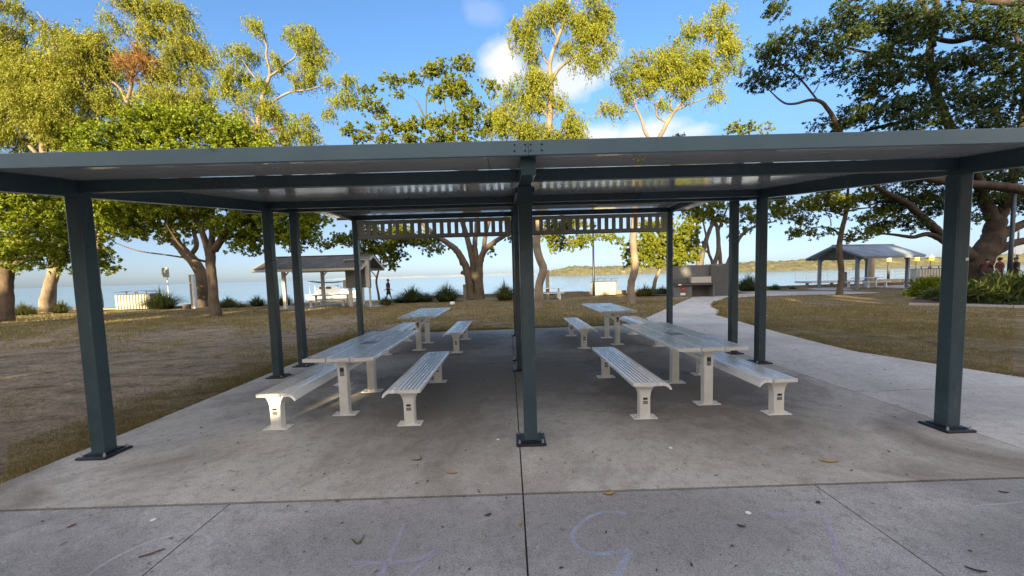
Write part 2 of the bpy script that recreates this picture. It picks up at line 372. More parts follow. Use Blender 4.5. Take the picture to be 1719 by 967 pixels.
def hills(name, x0, x1, y0, y1, hh, m, seed, taper, label, dxs=2.5):
    r = np.random.default_rng(seed); n = int((x1-x0)/dxs); rows = 14
    X = np.linspace(x0, x1, n); base = np.zeros(n)
    for k in range(1, 7): base += r.normal()*np.sin(X/(90/k)+r.uniform(0, 6))/k
    base = hh*(.78+.16*base/np.abs(base).max()); base = base*np.clip((X-x0)/taper, 0.02, 1)**.5
    vs = []
    for j in range(rows):
        u = j/(rows-1); prof = math.sin(min(1, u*1.25)*math.pi/2)
        z = -1.3 + base*prof + (r.normal(size=n)*.9 + r.normal(size=n).repeat(3)[:n]*1.0)*min(1, u*4)*hh/20
        vs.append(np.stack([X+r.normal(size=n)*dxs*.3, np.full(n, y0+(y1-y0)*u) + r.normal(size=n)*2, z], 1))
    Vh = np.concatenate(vs); i2 = (np.arange(rows-1)[:, None]*n + np.arange(n-1)[None]).ravel()
    return structure(np_mesh(name, Vh, np.stack([i2, i2+1, i2+1+n, i2+n], 1), m), label)
HILL = varied('wooded_shore', (.085, .085, .045), (.19, .175, .10), .16, .95, 0, 0, .1, coord='pos')
hills('hills', 60, 620, 560, 640, 16, HILL, 3, 50, 'far low wooded shore across the bay')
hills('hills', 170, 1000, 330, 400, 10.5, HILL, 5, 60, 'wooded shore across the bay on the right', 1.6)
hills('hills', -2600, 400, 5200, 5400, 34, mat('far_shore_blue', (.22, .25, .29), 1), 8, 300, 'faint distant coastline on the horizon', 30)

# concrete slabs ----------------------------------------------------------------
g = .006
structure(flatpoly('slab_joint', [(-4.66, -6), (9.4, -6), (8.6, 3.0), (7.75, 5.6), (7.1, 7.8), (7.15, 9.5), (4.86, 12.55), (-4.66, 12.3)], -.1, .006, JOINT))
def slab(name, pts, m, lbl, top=.02):
    return structure(flatpoly(name, pts, -.12, top, m), lbl)
JC, JF, JM, JR = .068, 2.98, 7.6, 4.83
JG = .022
slab('pavement', [(-4.70, JF+JG), (JC-g, JF+JG), (JC-g, JM-g), (-4.69, JM-g)], CONC, 'near left bay of the shelter slab')
slab('pavement', [(JC+g, JF+JG), (JR-g, JF+JG), (JR-g, JM-g), (JC+g, JM-g)], CONC, 'near right bay of the shelter slab')
slab('pavement', [(-4.69, JM+g), (JC-g, JM+g), (JC-g, 12.4), (-4.75, 12.25)], CONC, 'far left bay of the shelter slab')
slab('pavement', [(JC+g, JM+g), (JR-g, JM+g), (JR-g, 12.75), (JC+g, 12.4)], CONC, 'far right bay of the shelter slab')
slab('pavement', [(-5.4, -6), (-2.27-g, -6), (-2.3-g, JF-g), (-4.9, JF-g)], CONCF, 'front strip of speckled concrete, far left bay')
slab('pavement', [(-2.27+g, -6), (JC-.03-g, -6), (JC-g, JF-g), (-2.3+g, JF-g)], CONCF, 'front strip of speckled concrete, left of centre')
slab('pavement', [(JC-.03+g, -6), (2.33-g, -6), (2.45-g, JF-g), (JC+g, JF-g)], CONCF, 'front strip of speckled concrete, right of centre')
slab('pavement', [(2.33+g, -6), (9.4, -6), (8.6, JF-g), (2.45+g, JF-g)], CONCF, 'front strip of speckled concrete, right bay')
pr = [(8.6, JF+g), (7.85, 5.2-g)]
slab('path', [(JR+g, JF+g), (8.6, JF+g), (7.92, 5.22-g), (JR+g, 5.25-g)], PATHM, 'bluish path panel right of the shelter')
slab('path', [(JR+g, 5.25+g), (7.92, 5.22+g), (7.81, 5.65), (7.16, 7.65-g), (JR+g, 6.9-g)], PATHM, 'path panel beside the right posts')
slab('path', [(JR+g, 6.9+g), (7.16, 7.65+g), (7.15, 7.9), (7.19, 8.65), (7.36, 10.2), (7.76, 12.8), (8.05, 14.6), (9.15, 16.5), (9.75, 18.3), (11.2, 20.6), (13.2, 22.9), (15.4, 24.05), (20, 24.2), (27, 23.8), (42, 24.6), (42, 26.6), (15.2, 26.6), (15.2, 25.6), (10.3, 25.6), (10.2, 24.3), (11.7, 24.3), (8.6, 19.6), (5.2, 14.4), (JR+g, 12.9)], PATHM, 'curved concrete path to the barbecue wall')
slab('path', [(17.6, 26.62), (41, 26.62), (39, 34), (22, 33), (17.6, 31.3)], PATHM, 'concrete apron round the right gazebo', .016)
slab('path', [(21.8, 15.5), (29, 16.5), (29, 20), (23.5, 19.5)], PATHM, 'short side path behind the garden bed', .012)

# kerb, bed
bed = [(17.4, 16.4), (19.3, 14.4), (21.5, 13.4), (26, 13), (33, 14), (34, 22), (26, 22.5), (21, 19.5)]
structure(flatpoly('garden_bed', bed, -.1, .03, MULCH), 'dark mulch bed under the ground cover')
kb = MB()
for a, c in zip(bed[:4], bed[1:5]): kb.bar((a[0], a[1], .02), (c[0], c[1], .02), .14, .16)
structure(kb.obj('kerb', KERB), 'concrete edging round the garden bed')
structure(flatpoly('garden_bed', [(9.3, 27.0), (14.9, 27), (15.2, 30.5), (9, 30.5)], -.1, .05, MULCH), 'reddish mulch bed behind the barbecue wall')
structure(flatpoly('sand', [(-60, 29.6), (-30, 30.2), (-9, 30.4), (-9, 31.6), (-30, 31.7), (-60, 31.8)], -.2, .035, SAND), 'strip of sand along the shore')

# sea wall
SW = varied('weathered_seawall', (.17, .125, .085), (.30, .23, .15), 1.2, .9, 0, .3, coord='pos')
sw = empty('seawall', (15, 31.9, 0), 'low weathered concrete sea wall along the water edge', 'sea wall')
o_ = Vector((15, 31.9, 0))
x = -8.4; k = 0
while x < 44:
    L = 2.35 + .25*((k*37) % 5)/5
    MB().box((x+L/2, 31.9+.01*(k % 2), -.35), (L-.02, .32, 1.16+.03*(k % 3))).obj('wall_panel', SW if k % 4 else BK_DARK, sw, bevel=.02, origin=o_)
    x += L; k += 1

# ------------------------------------------------------------------ shelters
XL, XC, XR, PW = -4.341, .190, 4.684, .14
D1, D2, D3, D4 = 3.975, 7.05, 7.915, 11.07
def base_plate(parent, rz=0):
    bp = MB().box((0, 0, .034), (.315, .30, .028)).obj('base_plate', STEEL2, parent, bevel=.012)
    MB().box((0, 0, .052), (.20, .20, .014)).obj('weld_collar', STEEL2, parent)
    for sx in (-1, 1):
        for sy in (-1, 1):
            MB().lathe([(.013, .048), (.013, .062), (.008, .064), (.008, .082)], (sx*.12, sy*.115, 0), 6).obj('bolt', BOLT, bp)
def make_post(parent, x, y, ztop, seed=0):
    p = MB().box((0, 0, .02+ztop/2), (PW, PW, ztop-.02)).obj('post', STEEL, parent, bevel=.012)
    p.location = Vector((x, y, 0)) - parent.location
    base_plate(p)
    return p
A = .1165                                  # roof slope
front = empty('picnic_shelter', (.17, D1, 0), 'nearer dark steel picnic shelter with slate fascia and centre post in front', 'shelter')
fo = front.location
def zc(y): return 2.86 + A*(y-3.9)       # ceiling underside
posts = [make_post(front, x, D1, zc(D1)-.17) for x in (XL, XC, XR)] + [make_post(front, x, D2, zc(D2)-.16) for x in (XL, XC, XR)]
MB().box((0, -.0715, 1.83), (.03, .003, .03)).obj('sticker', WHITE, posts[2]).location = (.045, 0, 0)
for x in (XL, XC, XR):                     # rafters running up the slope
    y0, y1 = 3.20, 7.62; h = .165
    MB().prism([(y0, zc(y0)-h), (y1, zc(y1)-h), (y1, zc(y1)-.002), (y0, zc(y0)-.002)], x-.062, x+.062, 'x').obj('rafter', STEEL, front, bevel=.004, origin=fo)
for (xa, xb) in ((XL+.062, XC-.062), (XC+.062, XR-.062)):
    for y, zb in ((3.93, 2.742), (7.0, 3.10)):
        MB().box(((xa+xb)/2, y+.03, (zb+zc(y)-.004)/2), (xb-xa, .065, zc(y)-.004-zb)).obj('cross_beam', STEEL, front, bevel=.004, origin=fo)
# small cleats under the centre post head
MB().box((XC, D1-.075, 2.60), (.16, .012, .16)).obj('cleat', STEEL, front, origin=fo)
for sx in (-1, 1): MB().box((XC+sx*.085, D1, 2.66), (.03, .05, .05)).obj('bracket', STEEL2, front, origin=fo)
RX0, RX1 = -5.15, 5.5
def roofdeck(parent, y0, y1, zf, mceil, name='roof_panel', w=1.0, th=.075):
    x = RX0
    o = parent.location
    k = 0
    while x < RX1-.01:
        x2 = min(RX1, x+w)
        MB().prism([(y0, zf(y0)), (y1, zf(y1)), (y1, zf(y1)+th), (y0, zf(y0)+th)], x+.003, x2-.003, 'x').obj(name, mceil, parent, origin=o)
        x = x2; k += 1
roofdeck(front, 3.19, 7.62, zc, CEIL)
MB().prism([(3.19, zc(3.19)+.079), (7.62, zc(7.62)+.079), (7.62, zc(7.62)+.1), (3.19, zc(3.19)+.1)], RX0, RX1, 'x').obj('roof_sheet', ROOFT, front, origin=fo)
for a, c in ((RX0, .187), (.190, RX1)):
    fz = MB().box(((a+c)/2, 3.165, 2.817), (c-a, .04, .118)).obj('fascia', FASC, front, bevel=.003, origin=fo)
    for dx in (.03, .09) if a < 0 else ():
        pass
    for dx in ((-.022, -.11) if a < 0 else (.022, .11)):
        for zz in (2.795, 2.842):
            MB().ball((.188+dx, 3.143, zz), .0075, 8, 4).obj('rivet', BOLT if 0 else STEEL2, fz, origin=Vector((0,0,0))+fo)
for sx, X0 in ((-1, RX0), (1, RX1)):       # side barge boards
    MB().prism([(3.19, zc(3.19)-.03), (7.62, zc(7.62)-.03), (7.62, zc(7.62)+.11), (3.19, zc(3.19)+.11)], X0-.02, X0+.02, 'x').obj('barge_board', FASC, front, origin=fo)
gut = MB().box((.17, 7.60, 3.20), (RX1-RX0, .10, .13)).obj('gutter', STEEL, front, bevel=.01, origin=fo)
def strip_light(x, y, z, parent, o):
    b = MB().box((x, y, z), (1.25, .10, .045)).obj('strip_light', TUBE, parent, bevel=.012, origin=o)
    for dx in (-.5, -.1, .45): MB().box((x+dx, y, z+.04), (.05, .07, .04)).obj('clip', STEEL2, b, origin=o)
rear = empty('picnic_shelter', (.17, D4, 0), 'farther dark steel picnic shelter with slotted screens under its back beam', 'shelter')
ro = rear.location
zr = lambda y: 3.60 + .008*(y-8)
for x in (XL, XC, XR):
    make_post(rear, x, D3, 3.45); make_post(rear, x, D4, 3.45)
    MB().box((x, 9.55, 3.52), (.124, 4.6, .155)).obj('rafter', STEEL, rear, bevel=.004, origin=ro)
for xa, xb in ((XL+.062, XC-.062), (XC+.062, XR-.062)):
    for y, zb in ((D3, 3.40), (D4-.03, 3.465)):
        MB().box(((xa+xb)/2, y, (zb+3.598)/2), (xb-xa, .065, 3.598-zb)).obj('cross_beam', STEEL, rear, bevel=.004, origin=ro)
    MB().box(((xa+xb)/2, 9.4, 3.57), (xb-xa, .07, .06)).obj('purlin', STEEL, rear, origin=ro)
    # slotted screen
    x0, x1 = (xa+.02, xb-.02); z0, z1 = 2.925, 3.45; n = 20
    sm = MB(); ww = (x1-x0)
    sm.box(((x0+x1)/2, D4-.03, z0+.055), (ww, .03, .11)); sm.box(((x0+x1)/2, D4-.03, z1-.055), (ww, .03, .11))
    pitch = (ww-.16)/n
    for i in range(n+1):
        xx = x0+.08+pitch*i
        wdt = pitch*.52 if 0 < i < n else .19
        sm.box((xx if 0 < i < n else (x0+.08 if i == 0 else x1-.08), D4-.03, (z0+z1)/2), (wdt, .026, z1-z0-.222))
    sc_ = sm.obj('slotted_screen', SCREEN, rear, origin=ro)
    MB().bar((x0, D4-.05, z0-.006), (x1, D4-.05, z0-.006), .07, .012).obj('bottom_rail', STEEL, sc_, origin=ro)
    for ex in (x0+.03, x1-.03):
        for zz in (z0+.1, z1-.1): MB().ball((ex, D4-.048, zz), .012, 8, 4).obj('screw', STEEL2, sc_, origin=ro)
    strip_light((xa+xb)/2-.0, 7.72, 3.13, rear, ro)
    cd = MB(); cd.tube([(xa, 7.70, 3.17), (xb, 7.70, 3.17)], .018, 8); cd.obj('conduit', TUBE, rear, smooth=True, origin=ro)
roofdeck(rear, 7.3, 11.75, zr, CEIL)
MB().box((.17, 9.5, 3.70), (RX1-RX0, 4.5, .02)).obj('roof_sheet', ROOFT, rear, origin=ro)
MB().box((.17, 7.28, 3.66), (RX1-RX0, .04, .13)).obj('fascia', FASC, rear, origin=ro)
MB().box((.17, 11.77, 3.66), (RX1-RX0, .04, .13)).obj('fascia', FASC, rear, origin=ro)

# ------------------------------------------------------------------ picnic tables and benches
def ribbed(x0, x1, z, th, n, rnd_l=False, rnd_r=False):
    """Cross-section of one extruded plank, ribbed on top."""
    p = [(x0, z-th)]
    if rnd_l: p += [(x0, z-.014), (x0+.004, z-.005), (x0+.012, z)]
    else: p += [(x0, z)]
    w = (x1-x0)/(n+1)
    for i in range(1, n+1):
        c = x0+w*i; p += [(c-.007, z), (c-.006, z-.011), (c+.006, z-.011), (c+.007, z)]
    if rnd_r: p += [(x1-.012, z), (x1-.004, z-.005), (x1, z-.014)]
    else: p += [(x1, z)]
    p += [(x1, z-th)]
    return p[::-1]
def leg_plate(parent, w=.30, d=.16):
    bp = MB().box((0, 0, .027), (w, d, .014)).obj('base_plate', WHITE, parent, bevel=.005)
    for sx in (-1, 1):
        for sy in (-1, 1): MB().lathe([(.010, .034), (.010, .043), (.005, .044)], (sx*(w/2-.03), sy*(d/2-.025), 0), 6).obj('bolt', BOLT, bp)
    return bp
def make_table(label):
    o = empty('picnic_table', (0, 0, 0), label, 'picnic table', group='white aluminium picnic tables under the shelters')
    L, z = 2.43, .80; h = .455
    for i in range(3):
        x0, x1 = -h+i*.3045+.006, -h+(i+1)*.3045-.006
        MB().prism(ribbed(x0, x1, z, .042, 6, i == 0, i == 2), 0, L, 'y').obj('plank', ALU, o)
        for yy in (-.004, L+.004): MB().box(((x0+x1)/2, yy, z-.0215), (x1-x0-.002, .007, .044)).obj('end_cap', WHITE, o, bevel=.002)
    for ly in (.15, 1.14):
        lg = MB().box((0, 0, .385), (.118, .10, .71)).obj('leg', WHITE, o, bevel=.008); lg.location = (0, ly, 0)
        MB().box((0, 0, .735), (.60, .06, .046)).obj('bearer', WHITE, lg)
        leg_plate(lg, .31)
        MB().box((0, -.0515, .60), (.055, .004, .115)).obj('plaque', DARKP, lg)
        MB().box((0, -.0535, .625), (.046, .004, .045)).obj('window', BLACKP, lg)
    MB().box((0, .645, .60), (.06, .885, .06)).obj('stretcher', WHITE, o, bevel=.005)
    MB().box((.0, 1.15, .8015), (.24, .22, .003)).obj('inlay_plate', ALUD, o)
    return o
def flare(w0, w1, z0, zs, z1):
    L = [(-w0, z0), (-w0, zs)]
    for i in range(1, 9):
        u = i/8; L.append((-(w0+(w1-w0)*(1-math.cos(u*math.pi/2))), zs+(z1-zs)*math.sin(u*math.pi/2)))
    return L + [(-x, z) for x, z in L[::-1]]
def make_bench(label, lip):
    o = empty('picnic_bench', (0, 0, 0), label, 'bench', group='white aluminium benches under the shelters')
    L, z = 2.24, .48
    m = lambda pts: [(x*lip, zz) for x, zz in pts][::lip]
    MB().prism(m(ribbed(-.215, .066, z, .042, 5, True, False)), 0, L, 'y').obj('plank', ALU, o)
    top = [(.075, z), (.115, z), (.125, z-.004), (.135, z-.003), (.175, z-.008), (.205, z-.022), (.228, z-.045), (.243, z-.075), (.245, z-.088), (.236, z-.094), (.224, z-.09)]
    bot = [(.205, z-.064), (.18, z-.048), (.15, z-.042), (.075, z-.042)]
    MB().prism(m((top+bot)[::-1]), 0, L, 'y').obj('lip_plank', ALU, o)
    for yy in (-.004, L+.004): MB().box((-.0745*lip, yy, z-.0215), (.279, .007, .044)).obj('end_cap', WHITE, o, bevel=.002)
    for ly in (.12, 1.95):
        lg = MB().prism(flare(.062, .155, .034, .27, .432), -.05, .05, 'y').obj('leg', WHITE, o, bevel=.004); lg.location = (-.055*lip if 0 else (-.05*lip), ly, 0)
        MB().prism(flare(.046, .125, .05, .27, .418), -.056, -.0505, 'y').obj('face_plate', WHITE, lg, bevel=.002)
        leg_plate(lg, .29)
        MB().box((0, -.0585, .268), (.052, .004, .026)).obj('window', BLACKP, lg)
        MB().box((0, -.0585, .222), (.058, .004, .038)).obj('plaque', DARKP, lg)
    return o
GROOVE_SHADE = mat('groove_shade', (.33, .325, .32), .6)  # groove faces coloured darker, standing in for shade between the ribs
tb = make_table('white ribbed table under the nearer shelter, left of its centre post')
tb.location = (-2.205, 4.82, 0)
def place(o, x, y, sz, label):
    o.location = (x, y, 0.0); o.scale = (1, 1, sz); o['label'] = label; return o
def grooves(o, z):
    for c in o.children:
        if c.name.startswith('plank'):
            me = c.data; me.materials.append(GROOVE_SHADE)
            for pl in me.polygons:
                if len(pl.vertices) == 4 and any(abs(me.vertices[v].co.z-(z-.011)) < 1e-4 for v in pl.vertices): pl.material_index = 1
grooves(tb, .80)
t2 = place(copy_tree(tb), 2.59, 4.80, 1, 'white ribbed table under the nearer shelter, right of its centre post')
t3 = place(copy_tree(tb), -2.23, 9.10, 1.08, 'stained white table under the farther shelter, left, holding a dark plate')
t4 = place(copy_tree(tb), 2.62, 9.08, 1.08, 'pale scuffed table under the farther shelter, right of the centre posts')
def set_planks(o, m):
    for c in o.children:
        if c.name.startswith('plank'): c.data = c.data.copy(); c.data.materials[0] = m
STAIN = varied('stained_aluminium', (.55, .53, .49), (.86, .85, .83), 5, .26, .4, .02, rvar=.16)
set_planks(t3, STAIN); set_planks(t4, STAIN)
for c in t3.children:
    if c.name.startswith('inlay'): c.data = c.data.copy(); c.data.materials[0] = BLACKP; c.scale = (.8, .8, 1); c.location = (-.10, -.38, .17)
bl = make_bench('near left bench beside the worn earth, its front leg in warm sun', 1)
br = make_bench('near bench left of the centre post, facing the left table', -1)
grooves(bl, .48); grooves(br, .48)
place(bl, -2.80, 4.44, 1, bl['label']); place(br, -1.295, 4.44, 1, br['label'])
place(copy_tree(bl), 1.655, 4.42, 1, 'near bench just right of the centre post, below the right table')
place(copy_tree(br), 3.18, 4.42, 1, 'near right bench closest to the path and the right posts')
place(copy_tree(bl), -2.86, 8.72, 1.06, 'far left bench half hidden by the near left table')
place(copy_tree(br), -1.31, 8.70, 1.06, 'far bench right of the stained table with the dark plate')
place(copy_tree(bl), 1.79, 8.78, 1.06, 'far bench left of the pale scuffed table, near the centre posts')
place(copy_tree(br), 3.44, 8.76, 1.06, 'far right bench half hidden behind the near right table')

# ------------------------------------------------------------------ trees
def resample(pts, rad, step):
    out, rr = [], []
    for (a, ra), (b_, rb) in zip(zip(pts[:-1], rad[:-1]), zip(pts[1:], rad[1:])):
        n = max(1, int((b_-a).length/step))
        for i in range(n): u = i/n; out.append(a.lerp(b_, u)); rr.append(ra+(rb-ra)*u)
    out.append(pts[-1]); rr.append(rad[-1]); return out, rr
def smooth_path(pts, rad, sub=4):
    n = len(pts); out, rr = [], []
    if n < 3: return resample(pts, rad, max(.2, (pts[-1]-pts[0]).length/5))
    for i in range(n-1):
        p0, p1, p2, p3 = pts[max(i-1, 0)], pts[i], pts[i+1], pts[min(i+2, n-1)]
        for k in range(sub):
            u = k/sub
            out.append(.5*((2*p1)+(p2-p0)*u+(2*p0-5*p1+4*p2-p3)*u*u+(3*p1-p0-3*p2+p3)*u**3)); rr.append(rad[i]+(rad[i+1]-rad[i])*u)
    out.append(pts[-1]); rr.append(rad[-1]); return out, rr
def leaf_quads(C, ax, nr, L, Wd, fold=.25):
    """Folded rhombic leaves: four vertices each."""
    ax = ax/np.linalg.norm(ax, axis=1, keepdims=True)
    sd_ = np.cross(ax, nr); sd_ /= np.linalg.norm(sd_, axis=1, keepdims=True)+1e-9
    n2 = np.cross(sd_, ax)
    L = L[:, None]; Wd = Wd[:, None]
    a = C; m_ = C+ax*L*.45; tip = C+ax*L
    l = m_+sd_*Wd+n2*Wd*fold; r = m_-sd_*Wd+n2*Wd*fold
    Vv = np.stack([a, l, tip, r], 1).reshape(-1, 3)
    q = np.arange(len(C)*4).reshape(-1, 4)
    return Vv, q
def unit(n, r):
    v = r.normal(size=(n, 3)); return v/np.linalg.norm(v, axis=1, keepdims=True)
def fig_leaves(cl, rc, r, n_ros=9, n_leaf=9, L=.17, Wd=.045, flat=.7):
    L *= .84; Wd *= .84; n_ros = int(n_ros*1.3); K = len(cl)
    ros = np.repeat(cl, n_ros, 0) + r.normal(size=(K*n_ros, 3))*rc*np.array([.62, .62, .62*flat])
    out = ros - np.repeat(cl, n_ros, 0); out[:, 2] += .4*rc; out /= np.linalg.norm(out, axis=1, keepdims=True)+1e-6
    n_leaf = int(n_leaf*1.7); C = np.repeat(ros, n_leaf, 0); n = len(C)
    ax = unit(n, r)*.9 + np.repeat(out, n_leaf, 0)*.75; ax[:, 2] -= .12
    nr = np.array([-.1, -.45, .55])+unit(n, r)*.75
    C = C + unit(n, r)*.05
    return leaf_quads(C, ax, nr, L*r.uniform(.65, 1.25, n), Wd*r.uniform(.7, 1.2, n))
def gum_leaves(cl, rc, r, n_str=14, n_leaf=11, L=.24, Wd=.022, drop=.75, wind=(.12, 0, 0)):
    L *= .74; Wd *= .78; n_leaf = int(n_leaf*1.35); n_str = int(n_str*1.3)
    n_str = int(n_str*1.75); Wd *= 1.4; K = len(cl)
    st = np.repeat(cl, n_str, 0) + r.normal(size=(K*n_str, 3))*rc*np.array([.6, .6, .42])
    n = len(st)*n_leaf
    u = np.tile(np.linspace(0, 1, n_leaf), len(st))
    ln = np.repeat(r.uniform(.4, 1.15, len(st))*drop, n_leaf)
    ddir = np.array([0, 0, -1.])+r.normal(size=(len(st), 3))*.32+np.array(wind); ddir = np.repeat(ddir, n_leaf, 0)
    C = np.repeat(st, n_leaf, 0) + ddir*(u*ln)[:, None] + r.normal(size=(n, 3))*.035
    ax = ddir*.8+unit(n, r)*.62
    return leaf_quads(C, ax, unit(n, r), L*r.uniform(.6, 1.25, n), Wd*r.uniform(.7, 1.3, n), .1)
def tree(name, label, trunk_mat, leafm, limbs, blobs, kind='fig', rc=.5, dens=1.0, seed=1, cat='tree', group='park trees', twig=.035, leaf={}, extra=None, maxclump=1500, split=None, thin=.8):
    """limbs: lists of (Vector, radius); blobs: (centre, rx, ry(depth), rz)."""
    r = np.random.default_rng(seed)
    root_p = limbs[0][0][0].copy(); root_p.z = min(root_p.z, 0)
    o = empty(name, root_p, label, cat, group=group)
    tm = MB(); nodes = []; nrad = []
    for lb in limbs:
        pts, rad = smooth_path([p for p, _ in lb], [q for _, q in lb], 5)
        rad = [q*thin for q in rad]
        pts = [p + Vector(r.normal(size=3)*rad[i]*.045) for i, p in enumerate(pts)]
        tm.tube(pts, rad, 10 if rad[0] > .15 else 7); nodes += pts; nrad += rad
    cl = []
    for c, rx, ry, rz in blobs:
        n = max(2, int(dens*2.6*(rx*rz)/(rc*rc)))
        d = unit(n, r)*(r.uniform(0.05, 1, n)**.42)[:, None]
        cl.append(np.array(c)+d*np.array([rx, ry, rz]))
    cl = np.concatenate(cl)
    if len(cl) > maxclump: cl = cl[r.permutation(len(cl))[:maxclump]]
    NP = np.array([tuple(p) for p in nodes]); NR = np.array(nrad)
    d0 = np.min(np.linalg.norm(cl[:, None]-NP[None, ::2], axis=2), axis=1)
    for ci in np.argsort(d0):
        c = cl[ci]; dd = np.linalg.norm(NP-c, axis=1) + np.maximum(0, NP[:, 2]-c[2]-.2)*.7
        j = int(np.argmin(dd)); a = NP[j]; L = np.linalg.norm(c-a)
        if L < .12: continue
        k = max(2, min(6, int(L/.35)+1)); uu = np.linspace(0, 1, k+1)[:, None]
        sag = np.array([0, 0, 1.])*L*.12
        pts = a+(c-a)*uu + np.sin(uu*math.pi)*sag + r.normal(size=(k+1, 3))*L*.045*np.sin(uu*math.pi)
        r0 = min(NR[j]*.62, twig*(.55+.35*L)); rad = np.linspace(r0, max(.006, r0*.35), k+1)
        tm.tube([Vector(p) for p in pts], list(rad), 5, False)
        NP = np.concatenate([NP, pts[1:]]); NR = np.concatenate([NR, rad[1:]])
    tm.obj('trunk', trunk_mat, o, smooth=True, origin=root_p)
    fn = fig_leaves if kind == 'fig' else gum_leaves
    groups = [(leafm, np.ones(len(cl), bool))]
    if split is not None:
        c0, rr, m2 = split; sel = np.linalg.norm(cl-np.array(c0), axis=1) < rr
        groups = [(leafm, ~sel), (m2, sel)]
    for gm, sel in groups:
        if not sel.any(): continue
        Vv, q = fn(cl[sel], rc, r, **leaf)
        np_mesh('crown' if gm is leafm else 'dead_foliage', Vv-np.array(root_p), q, gm, o)
    return o
def LP(y, *pts):          # limb through picture points at depth y (+dy), radius in metres
    return [(P(p[0], p[1], y+(p[3] if len(p) > 3 else 0)), p[2]) for p in pts]
def base(y, px, py, r): 
    v = P(px, py, y); v.z = -.1; return (v, r)
def BL(y, *pts, depth=1.0):
    out = []
    for p in pts:
        dy = p[4] if len(p) > 4 else 0; s = (y+dy)/F
        rx, rz = p[2]*s, p[3]*s
        out.append((tuple(P(p[0], p[1], y+dy)), rx, max(rx, rz)*.9*depth, rz))
    return out

Y = 20.4
tree('fig_tree', 'bushy bright green tree with a straight forked trunk, left of the shelter', BK_FIG, LF_BRIGHT,
  [[base(Y, 364, 533, .52)] + LP(Y, (362, 524, .40), (358, 490, .33), (354, 445, .33), (353, 422, .36)),
   LP(Y, (352, 430, .26), (340, 392, .2), (325, 352, .16), (298, 310, .12), (265, 275, .08), (235, 240, .04, -1)),
   LP(Y, (355, 425, .26), (356, 395, .2), (356, 355, .18), (360, 310, .13), (368, 260, .08), (372, 225, .04)),
   LP(Y, (360, 420, .28), (374, 398, .25), (386, 370, .22, .6), (398, 335, .17, 1), (430, 295, .12, 1.5), (450, 260, .05, 2)),
   LP(Y, (349, 440, .1), (325, 432, .09, -.6), (300, 408, .08, -1), (280, 378, .05, -1.5)),
   LP(Y, (384, 372, .12, .6), (420, 365, .10, .5), (460, 358, .08, .5), (505, 362, .05, .5))],
  BL(Y, (210, 238, 55, 28), (275, 212, 60, 30), (340, 213, 60, 26), (400, 236, 45, 24), (440, 255, 30, 18), (170, 252, 30, 16),
     (240, 290, 90, 40), (340, 285, 90, 40), (430, 310, 60, 40), (220, 345, 80, 25), (310, 350, 60, 26), (400, 365, 45, 38), (415, 405, 24, 24),
     (470, 362, 48, 36), (520, 370, 36, 32), (500, 395, 36, 20), (250, 385, 40, 14), (200, 372, 40, 18)),
  rc=.40, dens=1.9, seed=11, thin=.68, leaf=dict(L=.17, Wd=.05, n_ros=10, n_leaf=8))
Y = 29.7
tree('fig_tree', 'leaning tree behind the bushy one, its trunk curving up to the left', BK_FIG, LF_FIG,
  [[base(Y, 336, 517, .75)] + LP(Y, (337, 500, .6), (340, 478, .55), (334, 452, .5), (316, 430, .45), (300, 412, .4), (275, 388, .3), (235, 366, .24), (190, 352, .14)),
   LP(Y, (305, 418, .3), (292, 392, .25), (284, 362, .2), (280, 330, .1)), LP(Y, (318, 432, .22), (330, 412, .2), (325, 385, .15), (332, 360, .1)),
   LP(Y, (306, 432, .08), (272, 427, .07), (232, 421, .06), (195, 408, .04), (185, 400, .03))],
  BL(Y, (215, 352, 60, 22), (170, 345, 40, 22), (280, 350, 50, 25), (320, 372, 40, 22), (190, 388, 30, 16), (290, 400, 28, 12), (175, 430, 14, 18), (180, 455, 12, 10), (255, 330, 100, 30), (300, 300, 120, 40)),
  rc=.45, seed=12, leaf=dict(L=.19, Wd=.06))
Y = 20.8
tree('fig_tree', 'dark dense tree at the left edge with a thick shaded trunk', BK_DARK, LF_BRIGHT,
  [[base(Y, 6, 542, .62)] + LP(Y, (8, 520, .48), (9, 480, .42), (12, 450, .42)), LP(Y, (12, 455, .3), (25, 420, .25), (50, 385, .18), (90, 350, .1)),
   LP(Y, (10, 455, .32), (-5, 410, .28), (-20, 360, .18), (-30, 310, .1)), LP(Y, (14, 450, .25), (55, 430, .18), (100, 420, .12), (140, 430, .06))],
  BL(Y, (20, 375, 55, 50), (80, 385, 50, 45), (70, 430, 48, 24), (20, 435, 35, 22), (120, 410, 34, 30), (160, 440, 24, 16, 1), (-40, 370, 50, 60), (60, 325, 70, 40), (10, 310, 60, 40)),
  rc=.42, dens=1.1, seed=13, thin=.7, leaf=dict(L=.17, Wd=.05))
Y = 27.6
tree('fig_tree', 'sunlit pale trunked tree just right of the left edge, by the tussocks', BK_GUM, LF_LIME,
  [[base(Y, 74, 526, .68)] + LP(Y, (77, 510, .55), (83, 482, .5), (92, 452, .5), (104, 425, .42), (110, 395, .3), (112, 350, .18)),
   LP(Y, (92, 470, .12), (102, 455, .1), (112, 440, .07))],
  BL(Y, (105, 360, 40, 30), (75, 340, 50, 30), (135, 350, 35, 28), (110, 310, 60, 30), (116, 455, 8, 5)), rc=.45, seed=14, thin=.66, leaf=dict(L=.19, Wd=.06))
Y = 33
